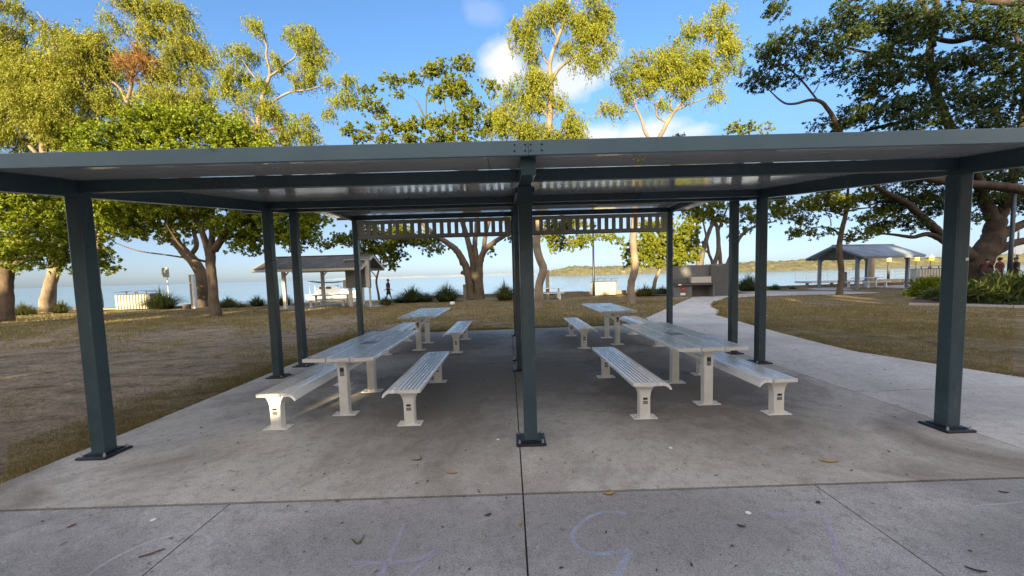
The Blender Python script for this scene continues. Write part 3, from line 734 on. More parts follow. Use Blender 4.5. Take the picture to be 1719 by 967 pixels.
tree('she_oak', 'tall feathery yellow green tree in the top left corner', BK_GUM, LF_CAS,
  [[base(Y, 84, 520, .42)] + LP(Y, (90, 400, .38), (76, 280, .34), (70, 220, .3), (55, 160, .22), (30, 90, .12), (15, 50, .05)),
   LP(Y, (70, 225, .25), (100, 170, .2), (130, 120, .13), (160, 85, .06)), LP(Y, (64, 260, .2), (30, 225, .16), (-10, 190, .1)),
   LP(Y, (100, 170, .12), (92, 90, .1), (80, 45, .07), (62, 20, .04))],
  BL(Y, (25, 75, 35, 32), (15, 130, 45, 40), (75, 140, 45, 38), (130, 95, 50, 32), (160, 70, 26, 20), (60, 195, 60, 36), (130, 160, 52, 40), (20, 215, 45, 28), (120, 220, 50, 22), (45, 15, 26, 9), (85, 35, 16, 10), (100, 60, 14, 10)),
  kind='gum', rc=.7, dens=1.25, seed=21, leaf=dict(L=.32, Wd=.032, drop=.95, n_str=15, wind=(-.45, 0, .1)))
tree('gum_tree', 'pale limbed gum with a brown dead patch, rising behind the bushy tree', BK_GUM, LF_CAS,
  [[base(Y, 166, 515, .4)] + LP(Y, (160, 450, .36), (176, 360, .33), (207, 262, .28), (214, 190, .24), (213, 168, .22)),
   LP(Y, (213, 172, .17), (203, 150, .14), (186, 135, .11), (168, 126, .08), (120, 100, .04)), LP(Y, (214, 170, .19), (220, 145, .15), (222, 120, .13), (226, 90, .12), (234, 60, .1), (240, 40, .08), (225, 20, .05)),
   LP(Y, (234, 60, .09), (245, 46, .07), (262, 42, .05)), LP(Y, (222, 130, .1), (250, 105, .08), (285, 98, .06), (315, 90, .04)), LP(Y, (216, 180, .1), (232, 160, .09), (243, 150, .05))],
  BL(Y, (215, 10, 24, 14), (255, 12, 28, 16), (285, 20, 24, 14), (262, 48, 28, 16), (300, 45, 22, 14), (315, 75, 24, 18), (300, 92, 26, 16), (335, 90, 18, 14), (240, 75, 22, 12), (185, 38, 12, 12), (212, 90, 12, 14),
     (235, 110, 30, 14), (270, 125, 24, 14), (190, 165, 26, 22), (255, 160, 24, 18), (295, 165, 34, 18), (340, 168, 24, 16), (180, 110, 26, 18), (320, 120, 22, 14)),
  kind='gum', rc=.62, dens=1.2, seed=22, leaf=dict(L=.28, Wd=.03, drop=.8, wind=(.35, 0, .05)), split=(tuple(P(232, 108, Y)), 1.5, LF_BROWN))
Y = 31
tree('gum_tree', 'sparse wispy gum reaching right over the roof, left of centre sky', BK_GUM, LF_EUC,
  [[base(Y, 464, 516, .34)] + LP(Y, (459, 450, .3), (452, 380, .28), (438, 280, .26), (434, 200, .22), (440, 165, .18), (453, 124, .13), (447, 95, .1), (447, 75, .07), (432, 50, .04)),
   LP(Y, (450, 130, .12), (465, 120, .1), (480, 108, .09), (497, 92, .07), (500, 60, .04)), LP(Y, (437, 185, .14), (462, 168, .1), (487, 155, .09), (520, 150, .07), (555, 140, .05), (580, 145, .03)),
   LP(Y, (434, 215, .12), (415, 190, .1), (395, 160, .08), (370, 130, .05)), LP(Y, (436, 225, .12), (460, 215, .1), (490, 215, .06), (510, 225, .04)), LP(Y, (445, 150, .08), (420, 120, .06), (400, 90, .04))],
  BL(Y, (430, 45, 18, 10), (495, 52, 26, 13), (522, 78, 24, 20), (530, 108, 20, 18), (510, 128, 24, 14), (464, 98, 16, 12), (440, 140, 24, 13), (405, 85, 26, 14), (395, 120, 24, 18), (375, 150, 22, 16), (425, 172, 26, 14),
     (460, 185, 28, 15), (500, 205, 26, 16), (515, 228, 20, 12), (445, 225, 36, 15), (585, 150, 12, 18), (565, 165, 16, 8), (560, 133, 16, 6), (548, 185, 8, 6), (395, 205, 24, 22), (585, 132, 10, 5)),
  kind='gum', rc=.48, dens=.95, seed=23, leaf=dict(L=.25, Wd=.026, drop=.6, n_str=11), split=(tuple(P(452, 225, Y)), 1.1, LF_BROWN))
Y = 29.5
tree('fig_tree', 'stout spreading fig with a gnarled many stemmed trunk, centre background', BK_FIG, LF_FIG,
  [[base(Y, 792, 504, .75)] + LP(Y, (791, 490, .50), (788, 470, .42), (783, 450, .36), (774, 432, .33), (764, 418, .3), (750, 407, .26), (725, 390, .2), (690, 350, .16), (660, 290, .12), (640, 220, .07)),
   [base(Y-.2, 804, 504, .6)] + LP(Y-.2, (804, 485, .45), (804, 455, .40), (808, 432, .3), (818, 416, .26), (840, 400, .22), (880, 380, .17), (930, 391, .12), (962, 408, .08), (985, 416, .04)),
   LP(Y, (796, 470, .38), (794, 440, .32), (788, 415, .28), (783, 395, .25), (765, 340, .2), (740, 270, .15), (718, 210, .1), (700, 170, .05)),
   LP(Y, (802, 455, .3), (799, 430, .27), (797, 405, .24), (800, 380, .2), (800, 300, .16), (780, 220, .1), (770, 165, .06)), LP(Y, (806, 440, .28), (812, 420, .24), (815, 395, .2), (830, 320, .15), (825, 240, .1), (822, 180, .05)),
   LP(Y, (740, 270, .1), (690, 235, .08), (640, 225, .05), (600, 222, .03)), LP(Y, (718, 210, .07), (715, 175, .06), (722, 140, .04)), LP(Y, (780, 220, .07), (750, 190, .06), (745, 150, .04)),
   LP(Y, (784, 452, .22), (776, 442, .26), (772, 440, .2)), LP(Y, (788, 466, .2), (780, 458, .24), (775, 458, .16))],
  BL(Y, (622, 152, 12, 8), (634, 178, 16, 8), (612, 176, 10, 9), (655, 134, 14, 8), (690, 134, 16, 8), (722, 120, 15, 10), (746, 116, 14, 9), (776, 106, 14, 8), (790, 112, 8, 8), (760, 142, 22, 12), (736, 162, 18, 10), (772, 155, 16, 12),
     (792, 178, 18, 12), (668, 162, 8, 6), (590, 216, 16, 7), (606, 230, 14, 7), (622, 216, 8, 6), (662, 214, 22, 9), (695, 212, 22, 9), (722, 208, 16, 8), (752, 206, 22, 12), (785, 202, 24, 14), (815, 214, 20, 14), (832, 196, 16, 14),
     (770, 228, 26, 10), (735, 232, 26, 9), (695, 235, 24, 8), (650, 236, 20, 6), (822, 142, 12, 6), (835, 155, 10, 6), (640, 195, 8, 6), (690, 275, 60, 20), (790, 262, 60, 14),
     (690, 398, 34, 10), (730, 420, 14, 7), (712, 405, 22, 8), (668, 402, 14, 10), (865, 402, 12, 8), (858, 372, 14, 10), (935, 398, 30, 10), (965, 412, 20, 7), (985, 402, 18, 8), (1012, 398, 14, 6), (950, 378, 40, 12), (1035, 400, 10, 6), (925, 415, 12, 6), (828, 424, 6, 5)),
  rc=.36, dens=1.5, seed=31, leaf=dict(L=.21, Wd=.055, n_ros=7, n_leaf=9))
Y = 20.2
tree('gum_tree', 'tallest gum with drooping yellow green foliage, right of the centre post', BK_GUM, LF_EUC,
  [[base(Y, 905, 518, .42)] + LP(Y, (905, 505, .32), (905, 480, .27), (912, 452, .27), (903, 425, .26), (901, 395, .25), (910, 320, .23), (920, 240, .21), (924, 180, .18), (925, 140, .17), (926, 126, .17)),
   LP(Y, (925, 130, .15), (923, 112, .13), (927, 90, .12), (936, 66, .11), (946, 38, .1), (955, 10, .08), (962, -20, .05)),
   LP(Y, (928, 132, .11), (938, 116, .1), (955, 102, .09), (972, 92, .08), (984, 86, .06), (1000, 70, .03)),
   LP(Y, (922, 108, .07), (914, 100, .06), (905, 80, .05), (890, 50, .03)), LP(Y, (936, 66, .07), (925, 45, .06), (915, 20, .04)), LP(Y, (922, 200, .09), (900, 170, .07), (880, 140, .04)),
   LP(Y, (920, 250, .09), (945, 215, .07), (960, 195, .04)), LP(Y, (918, 255, .09), (880, 230, .07), (850, 205, .04)), LP(Y, (946, 38, .06), (970, 25, .05), (995, 20, .03))],
  BL(Y, (875, 48, 22, 12), (900, 22, 26, 14), (935, 8, 30, 12), (892, 72, 18, 10), (868, 58, 12, 12), (985, 18, 34, 18), (1005, 46, 22, 18), (985, 66, 24, 12), (1012, 78, 16, 16), (985, 92, 22, 8), (890, 92, 8, 10), (1000, 105, 14, 8), (965, 40, 16, 10), (950, 78, 10, 6),
     (885, 126, 24, 12), (905, 142, 26, 14), (868, 150, 20, 12), (885, 166, 30, 12), (915, 168, 14, 10), (842, 196, 24, 20), (872, 210, 26, 20), (900, 215, 24, 16), (955, 200, 18, 18), (945, 222, 26, 12), (968, 222, 10, 10), (938, 165, 6, 5), (905, 262, 40, 14)),
  kind='gum', rc=.36, dens=1.0, seed=41, leaf=dict(L=.19, Wd=.02, drop=.62, n_str=12, n_leaf=12))
Y = 21.1
tree('gum_tree', 'gum with a curved pinkish trunk and windblown crown, beside the path', BK_GUM, LF_EUC,
  [[base(Y, 1060, 511, .38)] + LP(Y, (1060, 500, .28), (1059, 478, .25), (1066, 450, .25), (1064, 420, .25), (1063, 395, .25), (1072, 330, .22), (1086, 275, .2)),
   LP(Y, (1085, 280, .12), (1091, 240, .1), (1082, 220, .1), (1077, 200, .09), (1068, 182, .08), (1063, 165, .05)), LP(Y, (1086, 275, .17), (1100, 242, .15), (1112, 222, .14), (1120, 206, .13), (1130, 190, .11), (1145, 170, .09), (1165, 150, .07), (1190, 120, .05), (1205, 80, .04)),
   LP(Y, (1120, 206, .06), (1104, 196, .06), (1102, 180, .05), (1112, 160, .04)), LP(Y, (1130, 188, .08), (1150, 178, .06), (1170, 170, .05), (1195, 160, .03)), LP(Y, (1066, 186, .05), (1050, 188, .04), (1030, 185, .025), (1016, 180, .02)),
   LP(Y, (1065, 170, .04), (1080, 160, .04), (1100, 150, .03)), LP(Y, (1128, 192, .07), (1126, 170, .06), (1130, 140, .04), (1140, 90, .03)), LP(Y, (1190, 120, .04), (1185, 90, .03), (1192, 60, .02))],
  BL(Y, (1050, 122, 18, 16), (1072, 104, 20, 14), (1056, 146, 14, 12), (1090, 128, 22, 16), (1080, 148, 14, 8), (1122, 84, 24, 14), (1110, 108, 24, 14), (1140, 112, 28, 16), (1165, 122, 22, 14), (1178, 98, 22, 14), (1135, 138, 30, 10), (1155, 44, 14, 12), (1150, 58, 14, 8),
     (1195, 30, 14, 12), (1205, 52, 18, 12), (1224, 46, 12, 12), (1212, 82, 18, 12), (1228, 76, 12, 14), (1222, 108, 14, 10), (1200, 152, 14, 6), (1208, 128, 10, 6), (1030, 182, 8, 6), (1014, 178, 6, 6), (1150, 160, 14, 6), (1206, 14, 7, 7), (1110, 172, 6, 4)),
  kind='gum', rc=.36, dens=1.05, seed=42, leaf=dict(L=.19, Wd=.02, drop=.5, n_str=12, n_leaf=11, wind=(.3, 0, .1)))
Y = 32
tree('small_tree', 'small rounded tree of lime and orange leaves left of the barbecue wall', BK_GUM, LF_LIME,
  [[base(Y-2, 1096, 494, .26)] + LP(Y-2, (1097, 485, .2), (1101, 468, .17), (1107, 452, .16), (1108, 435, .14), (1105, 410, .08)), LP(Y-2, (1107, 445, .1), (1125, 425, .08), (1145, 405, .05)), LP(Y-2, (1107, 440, .09), (1085, 425, .07), (1068, 415, .04))],
  BL(Y-2, (1080, 412, 28, 22), (1062, 432, 18, 14), (1110, 405, 34, 26), (1145, 412, 28, 26), (1130, 436, 34, 12), (1160, 436, 14, 8), (1100, 440, 24, 8), (1150, 385, 16, 12), (1105, 380, 30, 12)),
  rc=.36, dens=1.15, seed=51, leaf=dict(L=.2, Wd=.065))
Y = 30
tree('fig_tree', 'cluster of slender bare stems rising behind the barbecue wall', BK_GREY, LF_FIG,
  [[base(Y, 1172, 500, .5)] + LP(Y, (1174, 460, .36), (1178, 430, .26), (1188, 395, .2), (1196, 372, .16), (1192, 345, .1), (1190, 280, .08), (1220, 230, .04)), LP(Y, (1172, 460, .2), (1171, 425, .17), (1170, 395, .15), (1168, 350, .1), (1150, 300, .05)),
   [base(Y, 1194, 500, .2)] + LP(Y, (1196, 445, .14), (1190, 425, .12), (1186, 400, .1), (1180, 370, .07)), LP(Y, (1192, 428, .1), (1184, 420, .08), (1178, 415, .06)),
   [base(Y, 1196, 500, .3)] + LP(Y, (1198, 450, .2), (1206, 420, .2), (1205, 390, .18), (1200, 370, .14), (1190, 350, .08)), [base(Y, 1212, 500, .26)] + LP(Y, (1210, 450, .18), (1208, 420, .16), (1205, 395, .13), (1212, 370, .1), (1230, 330, .05)),
   [base(Y, 1210, 500, .28)] + LP(Y, (1217, 455, .2), (1232, 420, .18), (1245, 395, .16), (1268, 380, .11), (1300, 372, .05)), LP(Y, (1205, 385, .1), (1198, 372, .08), (1192, 362, .05))],
  BL(Y, (1165, 362, 26, 14), (1195, 360, 26, 14), (1180, 345, 40, 10), (1215, 372, 14, 8), (1150, 348, 20, 8), (1250, 350, 22, 10), (1262, 366, 18, 8), (1245, 382, 12, 6), (1285, 368, 20, 7), (1315, 362, 16, 7), (1300, 345, 26, 8), (1232, 218, 30, 6), (1265, 222, 22, 7), (1150, 226, 12, 5), (1210, 268, 60, 14), (1230, 395, 6, 4)),
  rc=.36, dens=.85, seed=52, leaf=dict(L=.2, Wd=.05))
Y = 23.8
tree('small_tree', 'slim leaning tree standing in front of the right gazebo', BK_DARK, LF_FIG,
  [[base(Y, 1409, 496, .28)] + LP(Y, (1410, 485, .2), (1413, 455, .19), (1409, 428, .2), (1410, 402, .17), (1417, 372, .15), (1422, 345, .12), (1424, 300, .05)), LP(Y, (1410, 396, .08), (1398, 384, .07), (1378, 381, .05), (1352, 384, .03)),
   LP(Y, (1412, 402, .08), (1440, 402, .06), (1462, 400, .04)), LP(Y, (1419, 362, .08), (1395, 355, .06), (1360, 350, .05), (1320, 345, .03)), LP(Y, (1421, 355, .08), (1445, 350, .06), (1475, 348, .03)), LP(Y, (1395, 380, .04), (1394, 368, .03), (1388, 360, .02))],
  BL(Y, (1415, 342, 32, 14), (1440, 332, 30, 12), (1382, 338, 24, 12), (1350, 345, 24, 12), (1322, 350, 20, 12), (1300, 340, 20, 10), (1352, 372, 14, 12), (1338, 388, 16, 8), (1365, 392, 14, 6), (1390, 388, 8, 4), (1445, 396, 20, 8), (1462, 384, 16, 8), (1455, 366, 16, 8), (1478, 352, 18, 10), (1410, 308, 70, 16)),
  rc=.3, dens=1.0, seed=53, leaf=dict(L=.16, Wd=.042))
Y = 24
tree('fig_tree', 'huge dark fig overhanging the right side with massive twisting limbs', BK_BLACK, LF_FIG2,
  [[base(Y, 1638, 488, 1.5)] + LP(Y, (1638, 468, 1.15), (1640, 448, 1.0), (1652, 425, .95), (1668, 398, .85), (1672, 370, .7)),
   LP(Y, (1640, 440, .6), (1612, 415, .5), (1590, 402, .42), (1570, 385, .38), (1545, 362, .33, -.5), (1520, 340, .27, -1), (1490, 325, .2, -1.5), (1450, 300, .1, -2)),
   LP(Y, (1625, 432, .4), (1600, 415, .3), (1572, 398, .26), (1555, 393, .22), (1532, 398, .17), (1502, 394, .12), (1475, 392, .06)),
   LP(Y, (1670, 375, .6), (1652, 335, .45), (1640, 300, .42, -1), (1610, 240, .36, -2), (1580, 180, .3, -3), (1560, 100, .26, -4), (1570, 40, .2, -4), (1575, -30, .12, -4)),
   LP(Y, (1668, 425, .42), (1692, 412, .36), (1720, 404, .32), (1770, 398, .24)), LP(Y, (1675, 400, .45), (1695, 386, .4), (1722, 374, .34), (1780, 350, .22)),
   LP(Y, (1674, 372, .5), (1690, 340, .42), (1700, 300, .38), (1715, 220, .3), (1720, 120, .22), (1700, 40, .14)),
   LP(Y-6, (1800, 345, .34), (1730, 322, .33), (1680, 313, .31), (1625, 309, .28), (1560, 300, .22), (1500, 285, .18), (1440, 260, .16), (1410, 222, .15), (1398, 196, .14), (1380, 172, .12), (1360, 168, .1), (1335, 174, .08), (1315, 172, .06), (1290, 150, .03)),
   LP(Y-6, (1372, 168, .06), (1350, 140, .06), (1330, 120, .05), (1300, 100, .03)),
   LP(Y-5, (1580, 180, .2), (1540, 195, .16), (1500, 208, .14), (1470, 215, .12), (1440, 225, .08)), LP(Y-5, (1720, 80, .26), (1680, 72, .22), (1640, 62, .2), (1600, 70, .17), (1560, 62, .14), (1520, 58, .1), (1480, 45, .06)),
   LP(Y-6, (1800, -10, .25), (1720, 5, .2), (1660, 3, .17), (1600, -5, .12)), LP(Y-5, (1566, 80, .2), (1560, 30, .18), (1540, -10, .15)), LP(Y-5, (1560, 100, .14), (1500, 95, .12), (1440, 85, .09), (1380, 70, .06), (1320, 75, .03))],
  BL(Y-6, (1262, 142, 16, 14), (1285, 110, 18, 16), (1295, 80, 22, 20), (1325, 70, 22, 16), (1345, 95, 24, 16), (1300, 135, 16, 12), (1335, 135, 20, 10), (1370, 60, 24, 16), (1390, 90, 24, 14), (1290, 15, 16, 12), (1310, 5, 10, 6),
     (1410, 30, 34, 20), (1420, 70, 30, 16), (1455, 40, 34, 22), (1430, 115, 34, 14), (1465, 100, 30, 18), (1500, 30, 34, 24), (1505, 80, 34, 20), (1450, 150, 26, 14), (1490, 140, 34, 16), (1540, 120, 34, 22), (1545, 40, 34, 26), (1590, 30, 34, 22), (1600, 110, 40, 22), (1650, 40, 40, 22), (1660, 105, 44, 22), (1710, 40, 40, 30), (1720, 120, 40, 30),
     (1405, 205, 22, 10), (1375, 208, 14, 7), (1440, 195, 30, 16), (1480, 185, 34, 16), (1530, 175, 40, 18), (1580, 165, 36, 18), (1640, 165, 44, 20), (1700, 175, 44, 24), (1520, 208, 50, 12), (1600, 208, 56, 14), (1690, 215, 56, 14))
  + BL(Y, (1540, 330, 40, 16), (1500, 345, 34, 14), (1560, 355, 20, 10), (1500, 372, 34, 10), (1478, 380, 18, 8), (1530, 380, 18, 7), (1590, 335, 24, 16), (1640, 330, 30, 14), (1690, 335, 34, 14), (1720, 340, 30, 16), (1575, 300, 60, 20), (1680, 290, 60, 20), (1480, 330, 30, 12), (1480, 290, 60, 20), (1640, 365, 12, 10)),
  rc=.36, dens=1.75, seed=61, thin=.66, twig=.03, leaf=dict(L=.155, Wd=.038, n_ros=8, n_leaf=8), maxclump=2600)
Y = 36
tree('small_tree', 'little dark tree with a thin bent trunk right of the left gazebo', BK_DARK, LF_FIG,
  [[base(Y-5, 637, 503, .14)] + LP(Y-5, (635, 492, .11), (632, 476, .1), (633, 464, .1), (637, 450, .08), (640, 430, .06), (640, 405, .04)), LP(Y-5, (632, 466, .05), (626, 458, .045), (618, 452, .03)), LP(Y-5, (637, 445, .05), (655, 430, .04), (672, 420, .02)), LP(Y-5, (638, 440, .05), (615, 415, .04), (580, 405, .03), (555, 408, .02))],
  BL(Y-5, (640, 412, 38, 16), (660, 430, 24, 12), (615, 425, 18, 10), (612, 398, 30, 12), (575, 402, 26, 12), (550, 410, 14, 8), (660, 450, 14, 6), (645, 385, 50, 12), (690, 405, 14, 8)), rc=.38, dens=1.05, seed=54, leaf=dict(L=.2, Wd=.06))

# trees behind the viewer that keep the near ground in shade
LIGHT_GAPS = [(Vector((15.5, 20.5, 0)), .35), (Vector((24, 21, 0)), .5), (Vector((-26, 21.5, 0)), .5), (Vector((-17, 22.5, 0)), .45), (Vector((-2.84, 4.5, .34)), .15), (Vector((-2.35, 5.5, .0)), .06), (Vector((1.2, 9.9, .0)), .06),
              (Vector((21.5, 19.5, 0)), .55), (Vector((17.5, 19.0, 0)), .4), (Vector((19.5, 21.5, 0)), .5), (Vector((-12, 23.2, 0)), .45), (Vector((-20, 20, 0)), .5), (Vector((-2.0, 29.0, 4.6)), .4), (Vector((-2.6, 29, 1.8)), .2), (Vector((-15.6, 24.2, 2.9)), .6), (Vector((-14.3, 24.5, 1.2)), .5), (Vector((14.7, 30, 2.6)), .7), (Vector((11.8, 25.3, 1.7)), .25), (Vector((30, 28.5, 3)), .5), (Vector((-1.4, 29.3, 4.2)), .35), (Vector((16, 17, 9)), .35), (Vector((19, 18, 7.5)), .4), (Vector((14, 18, 11)), .3), (Vector((22, 18, 10)), .4), (Vector((28.7, 24, 3.2)), .35)]
def back_tree(label, x, y, h, w, seed, zlow=3.0):
    pts = [(Vector((x, y, -.1)), .4), (Vector((x, y, h*.3)), .3), (Vector((x+.3, y, h*.6)), .2), (Vector((x, y, h*.9)), .08)]
    r = np.random.default_rng(seed); bl_ = []
    for zz in np.arange(zlow+.6, h-.4, 1.5):
        for k in range(3):
            bl_.append(((x+(k-1)*w*.55+r.normal()*.4, y+r.normal()*.8, zz+r.normal()*.3), w*.42, 1.6, 1.2))
    o = tree('shade_tree', label, BK_DARK, LF_FIG2, [pts], bl_, rc=.8, dens=1.5, seed=seed, leaf=dict(L=.7, Wd=.3, n_ros=8, n_leaf=6), group='trees behind the viewer')
    for c in o.children:                    # the few openings that let a beam through
        if not c.name.startswith('crown'): continue
        me = c.data; n = len(me.vertices); co = np.empty(n*3, np.float32); me.vertices.foreach_get('co', co)
        co = co.reshape(-1, 4, 3)+np.array(o.location); ctr = co.mean(1); keep = np.ones(len(ctr), bool); sv = np.array(sdir)
        for p, rr in LIGHT_GAPS:
            d = ctr-np.array(p); t_ = d@sv; dist = np.linalg.norm(d-t_[:, None]*sv, axis=1); keep &= dist > rr+.16
        co = (co[keep]-np.array(o.location)).reshape(-1, 3)
        m_ = np_mesh('tmp', co, np.arange(len(co)).reshape(-1, 4), LF_FIG2); c.data = m_.data; bpy.data.objects.remove(m_)
    return o
bx_ = np.arange(-46, 40, 5.2)
ORD = ['first', 'second', 'third', 'fourth', 'fifth', 'sixth', 'seventh', 'eighth', 'ninth', 'tenth', 'eleventh', 'twelfth', 'thirteenth', 'fourteenth', 'fifteenth', 'sixteenth', 'seventeenth']
for i, x in enumerate(bx_):
    h = float(np.interp(x, [-46, -37, -31, -25, -20, -15, -9.6, -4.4, .8, 5, 20, 27, 37], [8.8, 9.3, 13, 15.5, 15.5, 16, 13.2, 11.2, 11.8, 20.5, 18, 13, 11])) + .4*math.sin(i*2.3)
    back_tree(ORD[i]+' shade tree from the left in the row behind the viewer', x, -17 + 1.2*math.sin(i*3.1), h, 3.4, 100+i)

# ------------------------------------------------------------------ tussocks and bushes
def blades(h, w, n, r, bw=.02):
    """Dome of arching strap blades, three quads each: tall in the middle, drooping at the rim."""
    a = r.uniform(0, 2*math.pi, n); rho = np.sqrt(r.uniform(0, 1, n)); lob = 1+.18*np.sin(3*a+r.uniform(0, 6))+.12*np.sin(5*a)
    b0 = np.stack([.20*w*rho*np.cos(a), .20*w*rho*np.sin(a), np.zeros(n)], 1)
    a2 = a+r.normal(size=n)*.5; H = h*(1-.42*rho**2)*r.uniform(.55, 1.12, n)*np.sqrt(lob); sp_ = .55*w*rho*r.uniform(.5, 1.25, n)*lob
    d = np.stack([np.cos(a2), np.sin(a2), np.zeros(n)], 1); sd_ = np.stack([-np.sin(a2), np.cos(a2), np.zeros(n)], 1)
    Vv = []
    for u in (0, .35, .7, 1.0):
        z = H*(1.5*u-.5*u*u) - rho*H*.75*u**3; ww = bw*(1-u*.85)
        p = b0 + d*(sp_*u**1.25)[:, None]; p[:, 2] += z
        Vv += [p-sd_*ww, p+sd_*ww]
    Vv = np.stack(Vv, 1).reshape(-1, 3); o_ = np.arange(n)*8
    q = np.concatenate([np.stack([o_+k*2, o_+k*2+1, o_+k*2+3, o_+k*2+2], 1) for k in range(3)])
    return Vv, q
def tussock(px, py, wpx, hpx, label, m=LF_TUFT, n=420, seed=0, y=None):
    r = np.random.default_rng(seed+500); g0 = Gd(px, py) if y is None else P(px, py, y); s = g0.y/F
    g0.z = -.02
    Vv, q = blades(hpx*s*1.05, wpx*s*2.0, int(n*1.7), r, .02)
    o = np_mesh('tussock', Vv, q, m); o.location = g0
    return tag(o, label, 'tussock', 'grass tussocks along the shore')
tussock(272, 518, 34, 38, 'big round tussock right of the left bin enclosure', LF_TUFTD, 560, 1)
tussock(102, 526, 16, 26, 'sunlit yellow tussock right of the pale trunk', LF_TUFT, 300, 2)
tussock(40, 530, 28, 26, 'sunlit yellow tussock left of the pale trunk', LF_TUFT, 360, 3)
tussock(384, 516, 22, 22, 'tussock just right of the bushy tree trunk', LF_TUFT, 320, 4)
tussock(432, 514, 18, 22, 'low spiky tussock left of the left gazebo', LF_TUFTD, 260, 5)
tussock(478, 513, 14, 26, 'tussock beside the front left gazebo post', LF_TUFTD, 260, 6)
tussock(648, 512, 16, 18, 'small golden tussock at the walking figure, with dry blades', LF_TUFT, 260, 7)
tussock(692, 507, 32, 32, 'dark tussock, left of a pair by the fig', LF_TUFTD, 560, 8)
tussock(750, 506, 30, 36, 'dark tussock touching the fig trunk on its left', LF_TUFTD, 560, 9)
tussock(848, 504, 24, 36, 'tussock with a sunlit top right of the fig trunk', LF_TUFT, 520, 10)
tussock(1082, 497, 22, 22, 'rusty tussock right of the curved pinkish gum trunk', LF_TUFT, 380, 11)
tussock(1112, 494, 16, 18, 'tussock at the foot of the lime coloured tree', LF_TUFTD, 260, 12)
tussock(1256, 489, 26, 34, 'dark tussock right of the barbecue wall', LF_TUFTD, 520, 13)
tussock(1300, 487, 14, 14, 'low tussock by the sea wall right of the posts', LF_TUFTD, 200, 14)
tussock(1330, 486, 8, 8, 'tiny tussock by the sea wall left of the right gazebo', LF_TUFTD, 120, 15)
tussock(715, 506, 20, 18, 'low ragged tussock between the two dark tussocks by the fig', LF_TUFT, 260, 16)
tussock(668, 508, 16, 12, 'low spreading tussock left of the dark pair by the fig', LF_TUFTD, 200, 17)
tussock(405, 516, 12, 10, 'tiny tussock between two low ones left of the gazebo', LF_TUFT, 140, 18)
tussock(1098, 493, 14, 12, 'rust tinted low tussock beside the lime coloured tree', LF_TUFT, 200, 19)
tussock(20, 531, 16, 14, 'short golden tussock at the left edge', LF_TUFT, 200, 20)
def bush(c, rx, ry, rz, label, m, n=2200, seed=0, L=.28, Wd=.03):
    r = np.random.default_rng(seed+900)
    d = unit(n, r); d[:, 2] = np.abs(d[:, 2]); k = r.uniform(.55, 1.02, n)[:, None]
    lump = 1+.14*np.sin(d[:, :1]*7+seed)+.12*np.sin(d[:, 1:2]*9+d[:, 2:3]*5)
    C = d*np.array([rx, ry, rz])*k*lump
    ax = d*.8+unit(n, r)*.7; ax[:, 2] -= .35*r.uniform(0, 1, n)
    Vv, q = leaf_quads(C, ax, np.array([0, 0, 1.])+unit(n, r)*.5, L*r.uniform(.6, 1.3, n), Wd*r.uniform(.7, 1.3, n))
    o = np_mesh('bush', Vv, q, m); o.location = c
    return tag(o, label, 'bush', 'garden bushes by the right fig')
bush((23.0, 16.8, 0), 3.0, 2.4, .98, 'large strappy dark green bush inside the concrete edging', LF_TUFTD, 9000, 1, .42, .035)
bush((27.6, 18.2, 0), 3.2, 2.4, .95, 'dark green bush at the right edge behind the strappy one', LF_TUFTD, 7000, 2, .42, .035)
bush((26.6, 23.2, 0), 1.6, .8, .7, 'low dark bush at the corner of the lawn left of the right post', LF_FIG, 4500, 3, .2, .05)
bush((23.2, 20.6, 0), 1.3, .8, .95, 'bush with yellowish sunlit leaves under the big fig trunk', LF_BRIGHT, 2600, 4, .22, .05)

